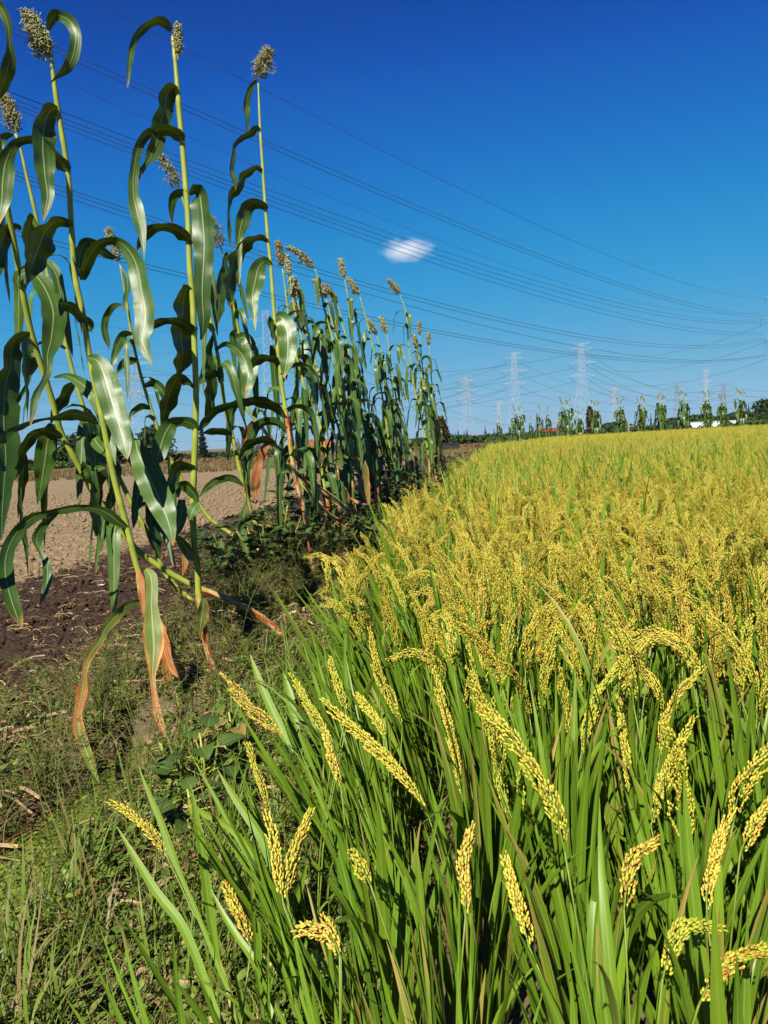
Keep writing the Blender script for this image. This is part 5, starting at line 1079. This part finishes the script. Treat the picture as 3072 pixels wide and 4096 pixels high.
M_TILE = plain('clay_tile', (0.36, 0.13, 0.055), .8, .2, .35, 3.0, .3, .05); M_BRICK = plain('brick_wall', (0.33, 0.15, 0.09), .9, .1, .25, 2); M_RED = plain('red_sheet', (0.38, 0.085, 0.06), .7, .2, .2, .6); M_DARKW = plain('dark_wall_render', (0.035, 0.035, 0.04), .9, .1, .3, 1)
M_GLASS = plain('window_glass', (0.03, 0.035, 0.04), .15, .5, .1, 1); M_WHITE = plain('white_film', (0.62, 0.63, 0.63), .5, .3, .08, .4)
def house(label, x0, x1, ptop, Y, roof, wall, rh=.45):
    a, b = atY(x0, ptop, Y), atY(x1, ptop, Y); H = (a[2] + b[2]) / 2; D = 5; root = empty('brick_house', ((a[0] + b[0]) / 2, Y, 0), label, 'house', None); X0, X1 = a[0], b[0]
    mb = MB(); box(mb, (X0 + .2, Y, -.1), (X1 - .2, Y + D, H * (1 - rh))); mb.build('wall', wall, root, False)
    mb = MB(); e = H * (1 - rh) + .003; v = [(X0, Y - .4, e), (X1, Y - .4, e), (X1, Y + D + .4, e), (X0, Y + D + .4, e), (X0, Y + D / 2, H), (X1, Y + D / 2, H)]; mb.add(v, [(0, 1, 5, 4), (2, 3, 4, 5), (3, 2, 1, 0)], [(0, 4, 3), (1, 2, 5)])
    for k in range(24): f = (k + .5) / 24; x = X0 + (X1 - X0) * f; tube(mb, np.array([(x, Y - .42, e + .03), (x, Y + D / 4, (e + H) / 2 + .05), (x, Y + D / 2, H + .04)]), .05, 5)
    mb.build('roof', roof, root, False)
    for f in (.2, .55, .8):
        x = X0 + (X1 - X0) * f; mb = MB(); box(mb, (x - .4, Y - .04, e * .35), (x + .4, Y + .05, e * .8)); w = mb.build('window', M_GLASS, root, False)
house('house with orange clay tile roof behind the sorghum row', 1190, 1330, 1758, 92, M_TILE, M_BRICK, .6)
house('long low red building beyond the far left part of the rice', 2158, 2264, 1712, 130, M_RED, M_RED, .35)
def greenhouse(label, x0, x1, ptop, Y):
    a, b = atY(x0, ptop, Y), atY(x1, ptop, Y); r = 1.9; X0, X1 = a[0], b[0]; zt = (a[2] + b[2]) / 2; root = empty('greenhouse', ((X0 + X1) / 2, Y, 0), label, 'greenhouse', 'white plastic greenhouses'); mb = MB()
    th = np.linspace(0, math.pi, 11); n = 30; xs = np.linspace(X0, X1, n)
    def sec(x): return np.stack([np.full(11, x), Y - r * 1.4 * np.cos(th), zt - r + r * np.sin(th) ** .8], -1)
    V = np.concatenate([sec(x) for x in xs]); idx = np.arange(n * 11).reshape(n, 11); mb.add(V, np.stack([idx[:-1, :-1], idx[1:, :-1], idx[1:, 1:], idx[:-1, 1:]], -1).reshape(-1, 4)); mb.build('cover', M_WHITE, root)
    mb = MB(); box(mb, (X0, Y - r * 1.4 + .01, -.1), (X1, Y + r * 1.4 - .01, zt - r)); mb.build('side_wall', M_WHITE, root, False)
    mb = MB()
    for x in xs[::2]: s = sec(x); s[:, 2] += .02; tube(mb, s, .04, 4)
    mb.build('hoops', M_STEEL, root)
greenhouse('long white plastic greenhouse between the far sorghum clumps', 2745, 2885, 1687, 105); greenhouse('shorter white plastic greenhouse further right', 2908, 2968, 1682, 107); greenhouse('small low white tunnel at the end of the rice near the right edge', 2925, 2985, 1708, 72)
p0, p1 = atY(1763, 1779, 60), atY(1834, 1779, 60); mb = MB(); box(mb, (p0[0], 60, -.1), (p1[0], 60.25, p0[2])); box(mb, (p0[0] - .05, 59.96, p0[2] + .003), (p1[0] + .05, 60.29, p0[2] + .09)); tag(mb.build('low_wall', M_DARKW, None, False), 'low dark wall at the end of the stubble strip', 'wall')
def pole(label, px, pt, Y):
    T = atY(px, pt, Y); root = empty('utility_pole', (T[0], Y, 0), label, 'pole', None); mb = MB(); tube(mb, np.array([(T[0], Y, -.1), (T[0], Y, T[2] / 2), (T[0], Y, T[2])]), np.array([.16, .14, .11]), 8); mb.build('shaft', M_STEELD, root); mb = MB(); box(mb, (T[0] - .9, Y - .06, T[2] - .7), (T[0] + .9, Y + .06, T[2] - .55)); mb.build('cross_bar', M_STEELD, root, False)
pole('utility pole left of the red building sorghum, with one cross bar', 2228, 1676, 110); pole('utility pole just right of the orange spotted small pylon', 2513, 1686, 100)

# ------------------------------------------------------------------ cloud
def cloud(label, cx, cy, w, h, Y):
    c = atY(cx, cy, Y); import bmesh
    bm = bmesh.new(); bmesh.ops.create_uvsphere(bm, u_segments=32, v_segments=16, radius=1.0)
    for w_ in bm.verts:
        if w_.co.z < 0: w_.co.z *= .55
    me = bpy.data.meshes.new('cloud'); bm.to_mesh(me); bm.free()
    o = bpy.data.objects.new('cloud', me); COL.objects.link(o); o.location = tuple(c); s = Y / F; o.scale = (w / 2 * s, w / 2 * s * .8, h / 2 * s); tag(o, label, 'cloud')
    m = bpy.data.materials.new('cloud_vapour'); m.use_nodes = True; t = m.node_tree; N, L_ = t.nodes, t.links; N.remove(N['Principled BSDF']); out = N['Material Output']
    pv = N.new('ShaderNodeVolumePrincipled'); pv.inputs['Color'].default_value = (1, 1, 1, 1); pv.inputs['Anisotropy'].default_value = 0.0
    tc = N.new('ShaderNodeTexCoord'); ln = N.new('ShaderNodeVectorMath'); ln.operation = 'LENGTH'; L_.new(tc.outputs['Object'], ln.inputs[0])
    nz = N.new('ShaderNodeTexNoise'); nz.inputs['Scale'].default_value = 2.8; nz.inputs['Detail'].default_value = 5; L_.new(tc.outputs['Object'], nz.inputs['Vector'])
    a = N.new('ShaderNodeMath'); a.operation = 'SUBTRACT'; a.inputs[0].default_value = 0.66; L_.new(ln.outputs['Value'], a.inputs[1])
    b = N.new('ShaderNodeMath'); b.operation = 'MULTIPLY_ADD'; L_.new(nz.outputs['Fac'], b.inputs[0]); b.inputs[1].default_value = 0.9; b.inputs[2].default_value = -0.45
    d = N.new('ShaderNodeMath'); d.operation = 'ADD'; L_.new(a.outputs[0], d.inputs[0]); L_.new(b.outputs[0], d.inputs[1])
    e = N.new('ShaderNodeMath'); e.operation = 'MULTIPLY'; e.use_clamp = False; L_.new(d.outputs[0], e.inputs[0]); e.inputs[1].default_value = 0.020
    g = N.new('ShaderNodeMath'); g.operation = 'MAXIMUM'; L_.new(e.outputs[0], g.inputs[0]); g.inputs[1].default_value = 0.0
    L_.new(g.outputs[0], pv.inputs['Density']); L_.new(pv.outputs[0], out.inputs['Volume']); me.materials.append(m)
cloud('small faint white cloud alone in the blue sky', 1626, 1002, 330, 150, 2600)

# ------------------------------------------------------------------ bank: grass, weeds, straw, duckweed, beans
def blade(mb, b, az, Ln, w, e0, e1, n=5, tint=.5, dry=0., nc=2):
    P, d = leaf_path(np.asarray(b, float), az, Ln, e0, e1, n, rng.normal(0, .3)); s = np.linspace(0, 1, n)
    Wd = np.tile([-math.sin(az + rng.normal(0, .5)), math.cos(az), 0.1], (n, 1)); ribbon(mb, P, Wd, w * np.clip((1 - s) * 1.8, .03, 1), 0.2 if nc > 2 else 0, nc, tint, dry)
def ovate(mb, b, az, Ln, w, e, tint=.5, dry=0., n=7, nc=3, droop=.5, heart=False):
    s = np.linspace(0, 1, n); ee = e - droop * s; d = np.stack([np.cos(ee) * math.cos(az), np.cos(ee) * math.sin(az), np.sin(ee)], -1)
    P = np.zeros((n, 3)); P[1:] = np.cumsum(d[:-1] * Ln / (n - 1), axis=0); P += b
    pr = (np.sin(np.pi * np.clip(s, 0, 1) ** (.55 if heart else .75)) ** .8 + .02)
    ribbon(mb, P, np.tile([-math.sin(az), math.cos(az), rng.normal(0, .25)], (n, 1)), w / 2 * pr, .18, nc, tint, dry, ripple=.06 if nc > 3 else 0)
def grass_tuft(nb, h0, h1, w=.0022, dryp=.2):
    mb = MB()
    for i in range(nb):
        a = rng.uniform(0, 6.28); blade(mb, (rng.normal(0, .018), rng.normal(0, .018), -.01), a, rng.uniform(h0, h1), w * rng.uniform(.7, 1.4), R(rng.uniform(45, 88)), R(rng.uniform(-30, 60)), 6, np.clip(rng.normal(.5, .25), 0, 1), .9 if rng.random() < dryp else 0.)
    return mb.mesh('grass_tuft', M_GRASS)
def small_weed(nl, h, ll):
    mb = MB()
    for k in range(3):
        a0 = rng.uniform(0, 6.28); hh = h * rng.uniform(.5, 1.1); top = np.array([math.cos(a0) * hh * .8, math.sin(a0) * hh * .8, hh * .7]); tube(mb, resample([(0, 0, -.01), top * .5 + [0, 0, .01], top], 5), .0012, 3, .6, cap=False)
        for i in range(nl):
            f = (i + 1) / nl; ovate(mb, top * f, a0 + 2.4 * i + rng.normal(0, .4), ll * rng.uniform(.6, 1.2), ll * rng.uniform(.35, .55), R(rng.uniform(0, 50)), np.clip(rng.normal(.5, .25), 0, 1), .8 if rng.random() < .06 else 0, 5, 3)
    return mb.mesh('small_weed', M_WEED)
def seed_grass(h):
    """wiry grass with open spreading seed heads"""
    mb = MB()
    for k in range(5):
        a = rng.uniform(0, 6.28); L_ = h * rng.uniform(.7, 1.1); P, d = leaf_path(np.zeros(3), a, L_, R(rng.uniform(60, 85)), R(rng.uniform(20, 60)), 8); tube(mb, P, .0013, 3, .7, .45, cap=False)
        for j in range(14):
            f = 3 + 4 * j / 14; i = int(f); b = P[i] + (P[min(i + 1, 7)] - P[i]) * (f - i); aa = rng.uniform(0, 6.28); q = b + np.array([math.cos(aa), math.sin(aa), rng.uniform(-.1, .7)]) * h * .14 * rng.uniform(.5, 1); tube(mb, np.array([b, (b + q) / 2 + [0, 0, .003], q]), .0008, 3, .7, .5, cap=False)
    for i in range(6): blade(mb, (0, 0, 0), rng.uniform(0, 6.28), h * rng.uniform(.3, .6), .002, R(rng.uniform(40, 80)), R(rng.uniform(-20, 40)), 5, .5, .3)
    return mb.mesh('seed_grass', M_GRASS)
M_STRAW = plain('dry_straw', (0.36, 0.25, 0.12), .7, .25, .45, 30)
M_ROT = plain('rotting_stalk', (0.13, 0.065, 0.035), .8, .2, .5, 20)
def straw(kind):
    mb = MB()
    for i in range(4):
        a = rng.uniform(0, 3.14); l = rng.uniform(.05, .16) * (1 if kind else .6); c = rng.normal(0, .03, 3); c[2] = rng.uniform(.0, .015); d = np.array([math.cos(a), math.sin(a), rng.normal(0, .18)]) * l / 2
        if rng.random() < .5: tube(mb, resample([c - d, c + [0, 0, rng.normal(0, .008)], c + d], 4), .0016 if kind else .001, 4, cap=False)
        else: ribbon(mb, resample([c - d, c + [0, 0, .012], c + d], 5), np.tile([-math.sin(a), math.cos(a), rng.normal(0, .8)], (5, 1)), .004 * rng.uniform(.5, 1.5), .3, 3)
    return mb.mesh('straw', M_STRAW if kind < 2 else M_ROT)
def on_ground(x, y, dz=0): return np.stack([x, y, hgt(x, y) + dz], -1)
def bank_points(n, ya, yb, da, db, pw=1.5):
    """da..db: metres right of the row line"""
    y = ya + (yb - ya) * rng.random(n) ** pw; return rowx(y) + rng.uniform(da, db, n), y
tufts = [grass_tuft(16, .06, .16) for _ in range(4)] + [grass_tuft(12, .12, .30, .003, .1) for _ in range(3)]
x, y = bank_points(3800, 0.9, 7.5, -1.4, 1.35); dr_ = x - rowx(y) + .14; sparse = ((dr_ < .45) & (y > 2.9)) | (dr_ < -.25); sparse2 = (dr_ < -.55) & (y > 2.6); k = (x < edgex(y) + .25) & ((np.abs(dr_) > .15) | (y > 3.6) | (rng.random(len(x)) < .2)) & (~sparse | (rng.random(len(x)) < .38)) & ~sparse2; x, y = x[k], y[k]
scatter('grass', on_ground(x, y), rots(len(x), .15), rng.uniform(.6, 1.25, len(x)), np.where(rng.random(len(x)) < .75, rng.integers(0, 4, len(x)), rng.integers(4, 7, len(x))), tufts, 'green grass growing over the bank beside the rice', 'grass')
x, y = bank_points(1500, 7.0, 26, -.6, 1.6, 1.2); scatter('bank_grass', on_ground(x, y), rots(len(x), .15), rng.uniform(.7, 1.5, len(x)), rng.integers(0, 7, len(x)), tufts, 'grass along the foot of the sorghum row', 'grass')
weeds = [small_weed(6, .065, .021) for _ in range(4)] + [small_weed(7, .11, .032) for _ in range(3)]
x, y = bank_points(7500, 0.85, 6.0, -1.2, 1.2, 1.3); dr_ = np.abs(x - rowx(y) + .14); k = (x < edgex(y) + .2) & ((dr_ > .16) | (y > 3.5) | (rng.random(len(x)) < .25)) & ((x - rowx(y) > .2) | (y < 2.6) | (rng.random(len(x)) < .5)); x, y = x[k], y[k]
scatter('weeds', on_ground(x, y), rots(len(x), .2), rng.uniform(.55, 1.3, len(x)), np.where(rng.random(len(x)) < .8, rng.integers(0, 4, len(x)), rng.integers(4, 7, len(x))), weeds, 'low leafy weeds carpeting the bank in front of the sorghum', 'weeds')
sg = [seed_grass(.42) for _ in range(4)]
x, y = bank_points(150, 2.5, 6.2, -.85, .2, 1.0); scatter('seeding_grass', on_ground(x, y), rots(len(x), .12), rng.uniform(.5, 1.15, len(x)), rng.integers(0, 4, len(x)), sg, 'wiry seeding grass around the feet of the sorghum', 'grass')
st_ = [straw(i) for i in (0, 0, 1, 1, 2, 2)]
x, y = bank_points(5200, 1.0, 7.0, -1.3, .8, 1.0); k = (x < edgex(y)) & ((np.abs(x - rowx(y) + .14) > .13) | (y > 3.6)); x, y = x[k], y[k]
scatter('straw', on_ground(x, y, .01), rots(len(x), .15), rng.uniform(.6, 1.4, len(x)), rng.integers(0, 6, len(x)), st_, 'dry straw and rotting stalk litter on the bank', 'straw')
x, y = bank_points(1300, 3.5, 14, -3.6, -.6, 1.4); scatter('soil_straw', on_ground(x, y, .05), rots(len(x), .1), rng.uniform(.5, 1.0, len(x)), rng.integers(0, 4, len(x)), st_, 'scattered straw bits on the tilled soil', 'straw')
stub = [grass_tuft(20, .20, .42, .006, 1.0) for _ in range(4)]
n = 5200; y = rng.uniform(41, 66, n); x = rng.uniform(-36, 14, n); scatter('dry_grass', on_ground(x, y), rots(n, .2), rng.uniform(.7, 1.5, n), rng.integers(0, 4, n), stub, 'strip of dry tan grass at the far end of the ploughed field', 'dry grass')

# duckweed on the ditch water
def duck_mat():
    k = NT('duckweed'); co = k.coord(); v = k.n('ShaderNodeTexVoronoi'); v.inputs['Scale'].default_value = 190; k.l(co, v.inputs['Vector']); n1 = k.noise(7, 4, .6, co)
    c = k.mix(k.ramp(v.outputs['Distance'], [(.25, 0.), (.62, 1.)]), (.17, .22, .025), (.020, .030, .008)); k.base(k.mix(k.ramp(n1, [(.35, 0.), (.65, .6)]), c, (.07, .085, .015)), .6, .3); k.bump(v.outputs['Distance'], .6, -.004); return k.m
ya_ = np.arange(1.4, 3.75, .05); da_ = np.linspace(-.34, .16, 12); DA2, YA2 = np.meshgrid(da_, ya_); XA2 = rowx(YA2) + DA2
tag(sheet('duckweed', XA2, YA2, -.062 + 0 * XA2, duck_mat(), 'stuff'), 'bright green duckweed skin covering the little ditch', 'duckweed', kind='stuff')
mbd = MB(); nd = 16; a = np.linspace(0, 6.2832, 7)[:-1]; mbd.add(np.r_[np.stack([np.cos(a), np.sin(a), .1 * np.cos(a * 2)], -1), [[0, 0, -.1]]], None, [(6, i, (i + 1) % 6) for i in range(6)])
M_DW = plain('duckweed_frond', (.19, .24, .028), .5, .3, .35, 40)
n = 7000; y = rng.uniform(1.5, 3.7, n); x = rowx(y) + rng.uniform(-.33, .15, n)
scatter('duckweed_fronds', np.stack([x, y, np.full(n, -.058)], -1), rots(n, .15), rng.uniform(.004, .009, n), np.zeros(n, int), [mbd.mesh('frond', M_DW)], 'tiny duckweed fronds floating on the ditch', 'duckweed')

# bean bushes under the sorghum row
def bean_plant(label, px, py, h, r, nl, group='bean bushes under the sorghum row', leafs=.075):
    h = h * .82
    p = ground(px, py); X, Y, Z = p; root = empty('bean_plant', p, label, 'bean plant', group); lb, sb = MB(), MB()
    for k in range(max(8, nl // 8)):
        a = rng.uniform(0, 6.28); rr = r * rng.random() ** .6; hh = h * (1 - .45 * (rr / r) ** 2) * rng.uniform(.55, 1.05); top = p + np.array([rr * math.cos(a), rr * math.sin(a), hh]); b = p + np.array([rr * .3 * math.cos(a), rr * .3 * math.sin(a), -.03]); S = resample([b, (b + top) / 2 + np.array([0, 0, .08 * h]), top], 6); tube(sb, S, .003, 4, .4, .5)
        for j in range(5):
            q = S[-1 - j] + rng.normal(0, .015, 3); az = rng.uniform(0, 6.28); tip = q + np.array([math.cos(az), math.sin(az), .5]) * leafs * .9; tube(sb, np.array([q, (q + tip) / 2, tip]), .0014, 3, .5, cap=False); d = .8 if rng.random() < .05 else 0.; t = np.clip(rng.normal(.5, .25), 0, 1)
            for da3 in (-1.1, 0, 1.1): ovate(lb, tip, az + da3, leafs * rng.uniform(.8, 1.25), leafs * rng.uniform(.62, .85), R(rng.uniform(-10, 35)), t, d, 7, 5, .7)
    lb.build('foliage', M_BEAN, root); sb.build('stems', M_STALK, root)
bean_plant('bean bush right of the upright stalk, crossed by a fallen pale stalk', 950, 2330, .80, .48, 190, leafs=.095)
bean_plant('bean bush at the foot of the slender leaning stalk', 1090, 2330, .70, .45, 160, leafs=.09)
bean_plant('bean bush left of the brown dried lower stalk', 1190, 2240, .78, .55, 190, leafs=.09)
bean_plant('bean bush behind the brown dried lower stalk', 1320, 2210, .45, .5, 130, leafs=.08)
bean_plant('bean bush under the bent brown stalks in the middle of the row', 1400, 2120, .5, .5, 120, leafs=.08)
bean_plant('bean bush beneath the dense middle of the sorghum row', 1520, 2060, .8, .7, 170, leafs=.1)
bean_plant('bean bush beneath the far half of the sorghum row', 1640, 1995, .7, .7, 120)
bean_plant('bean bush just left of the far end of the sorghum row', 1725, 1950, .7, .7, 110)
bean_plant('bean bush right of the last near sorghum, by the rice edge', 1822, 1935, .85, .8, 130)
bean_plant('bean bush between the last near sorghum and the far rice corner', 1885, 1900, .85, .8, 120)
bean_plant('bushy green plants at the far left corner of the rice', 1985, 1842, 1.05, 1.3, 170, leafs=.13)
bean_plant('low bush at the far left corner of the rice, behind the thin sorghum', 1930, 1838, .8, 1.0, 120, leafs=.13)

# broad leaved weeds at the rice edge
def broad_weed(label, px, py, h, nl, ll, dry=0.1):
    p = ground(px, py); root = empty('broadleaf_weed', p, label, 'weed', 'broad leaved weeds by the rice edge'); lb, sb = MB(), MB()
    for k in range(nl):
        a = k * 2.4 + rng.normal(0, .4); hh = h * (k + 1) / nl; rr = ll * rng.uniform(.5, 1.5) * (1.15 - .6 * k / nl); q = p + np.array([rr * math.cos(a), rr * math.sin(a), hh]); b = p + np.array([0, 0, hh * .75]); tube(sb, resample([b, (b + q) / 2 + np.array([0, 0, .015]), q], 5), .0022, 4, .7, .1); ovate(lb, q, a + rng.normal(0, .3), ll * rng.uniform(.75, 1.2), ll * rng.uniform(.7, .95), R(rng.uniform(0, 30)), np.clip(rng.normal(.6, .2), 0, 1), rng.uniform(.5, .9) if rng.random() < dry else 0., 10, 7, .8, True)
    tube(sb, np.array([p - [0, 0, .02], p + [.01, 0, h * .5], p + [0, .01, h]]), .004, 5, .6); lb.build('foliage', M_BEAN if dry < .3 else M_WEED, root); sb.build('stems', M_STALK, root)
broad_weed('weed with heart shaped green leaves at the rice edge, below the red withered leaf', 815, 3180, .22, 12, .085, .12)
broad_weed('low weed with wide green leaves left of the nearest rice plants', 760, 3330, .14, 9, .075, .1)
broad_weed('weed with yellowing torn leaves beside the pale rice panicle', 925, 3010, .16, 8, .075, .6)
broad_weed('toothed green weed at the end of the duckweed ditch', 715, 2920, .17, 9, .06, .05)
broad_weed('small weed with rounded leaves beside the duckweed', 650, 3080, .10, 7, .06, .1)

# fallen things
def dead_leaf(label, px, py, r):
    p = ground(px, py) + np.array([0, 0, .03]); mb = MB(); n = 12; u = np.linspace(-1, 1, n); Uq, Vq = np.meshgrid(u, u); w = np.sqrt(np.clip(1 - Uq ** 2, 0.03, 1)); X = p[0] + r * Uq; Yq = p[1] + r * .75 * Vq * w; Z = p[2] + r * (.35 * Uq ** 2 + .5 * (Vq * w) ** 2 + .13 * np.sin(Uq * 6) * np.cos(Vq * 5))
    idx = np.arange(n * n).reshape(n, n); mb.add(np.stack([X, Yq, Z], -1).reshape(-1, 3), np.stack([idx[:-1, :-1], idx[:-1, 1:], idx[1:, 1:], idx[1:, :-1]], -1).reshape(-1, 4), uv=np.stack([Uq, Vq], -1).reshape(-1, 2) * .5 + .5); tag(mb.build('dead_leaf', M_DEAD), label, 'dead leaf')
M_DEAD = plain('dead_leaf_brown', (.24, .10, .045), .7, .25, .5, 40, .4, .01)
dead_leaf('curled brown dead leaf between the nearest rice plants', 985, 3470, .045); dead_leaf('flat red brown dead leaf at the base of the nearest rice plants', 1075, 3440, .04)
def stick(name, label, a, b, r, mat, cat='stick', lift=.02):
    A, B = ground(*a) + [0, 0, lift], ground(*b) + [0, 0, lift]; A[2] = max(A[2], -.045); B[2] = max(B[2], -.045)
    mb = MB(); P = resample([A, A * .6 + B * .4 + [0, .008, .012], B], 14); tube(mb, P, np.linspace(r, r * .7, 14), 7); tag(mb.build(name, mat), label, cat)
M_RSTICK = plain('red_brown_bark', (.19, .055, .028), .7, .25, .6, 40, .5, .004)
stick('stick', 'red brown stick lying across the duckweed at the left edge', (-20, 3495), (140, 3405), .006, M_RSTICK); stick('stick', 'pale dry stalk lying in shade above the duckweed', (235, 3100), (275, 3165), .007, M_STRAW, 'stalk')
stick('stick', 'brown stalk end leaning over the duckweed at the left edge', (-10, 3440), (40, 3370), .005, M_ROT)
for a, b, r, lab in [((690, 2965), (735, 2885), .010, 'pair of split dry stalks by the ditch, left one'), ((705, 2975), (745, 2900), .008, 'pair of split dry stalks by the ditch, right one'), ((600, 3040), (660, 2945), .013, 'flat pale piece of dry sheath beside the duckweed'), ((0, 3330), (150, 3350), .007, 'dark rotting stalk lying above the left duckweed'), ((60, 3290), (230, 3310), .006, 'brown rotting stalk lying in the left shade'), ((250, 3000), (420, 3060), .006, 'straw stalk lying left of the hanging withered leaf'), ((1230, 2250), (1265, 2310), .012, 'dry brown husk at the foot of the dried stalk')]:
    stick('dry_stalk', lab, a, b, r, M_STRAW if 'pale' in lab or 'straw' in lab or 'split' in lab else M_ROT, 'stalk', .03)
# fallen brown stalks leaning out of the row
def fallen(label, pts, Y0, Y1, r):
    P = np.array([atY(a, b, Y0 + (Y1 - Y0) * i / (len(pts) - 1)) for i, (a, b) in enumerate(pts)]); mb, A, arc = stalk_mesh(P, r, r * .8, [(0, .95), (1, .8)], 9, 40); o = mb.build('fallen_stalk', M_STALK); tag(o, label, 'sorghum stalk', 'fallen brown sorghum stalks')
fallen('bent brown stalk slanting down to the rice, upper of the bundle', [(1440, 2120), (1395, 2066), (1290, 1970), (1222, 1925), (1150, 1850)], 6.7, 6.0, .017)
fallen('bent brown stalk slanting to the rice, lowest of the bundle', [(1410, 2105), (1330, 2065), (1270, 2010), (1215, 1935)], 6.5, 5.9, .015)
fallen('pale fallen stalk slanting behind the far half of the row', [(1560, 1990), (1520, 1930), (1470, 1850)], 10.5, 10.3, .018)
fallen('orange brown leaning stalk at the far half of the row', [(1700, 1950), (1675, 1880), (1650, 1790)], 12.4, 12.2, .018)
def scrap(label, px, py, s):
    p = ground(px, py) + [0, 0, .06]; mb = MB(); P = np.array([p + [-s, 0, 0], p + [-.3 * s, .2 * s, .01], p + [.4 * s, .1 * s, .004], p + [s, .25 * s, .012]]); ribbon(mb, P, np.tile([.1, 1, .3], (4, 1)), s * .35, .2, 3); tag(mb.build('paper_scrap', M_WHITE), label, 'litter')
scrap('small white scrap on the dark tilled soil', 408, 2368, .03); scrap('tiny white scrap on the soil at the left', 130, 2732, .02); scrap('tiny pale scrap on the tilled soil near the left edge', 133, 2383, .018)

fallen('pale bent stalk crossing the middle of the bundle', [(1480, 2100), (1400, 2040), (1330, 1985), (1265, 1940)], 7.2, 6.6, .016)
fallen('short grey brown stalk stub at the rice end of the bundle', [(1450, 2150), (1400, 2085), (1345, 2030)], 6.6, 6.4, .018)
fallen('tan leaning stalk right of the dried lower stalk', [(1330, 2190), (1300, 2090), (1262, 1990)], 6.4, 6.3, .014)
fallen('low tan stalk lying across the feet of the middle plants', [(1640, 2010), (1580, 1960), (1500, 1900)], 9.4, 9.2, .020)
# ------------------------------------------------------------------ haze
def haze(density):
    mb = MB(); box(mb, (-1900, -60, -1.5), (1900, 1800, 80)); k = bpy.data.materials.new('air'); k.use_nodes = True; N = k.node_tree.nodes; N.remove(N['Principled BSDF'])
    v = N.new('ShaderNodeVolumePrincipled'); v.inputs['Color'].default_value = (.80, .88, 1, 1); v.inputs['Density'].default_value = density; k.node_tree.links.new(v.outputs[0], N['Material Output'].inputs['Volume'])
    o = mb.build('haze', k, None, False); o['kind'] = 'stuff'
haze(0.00004)
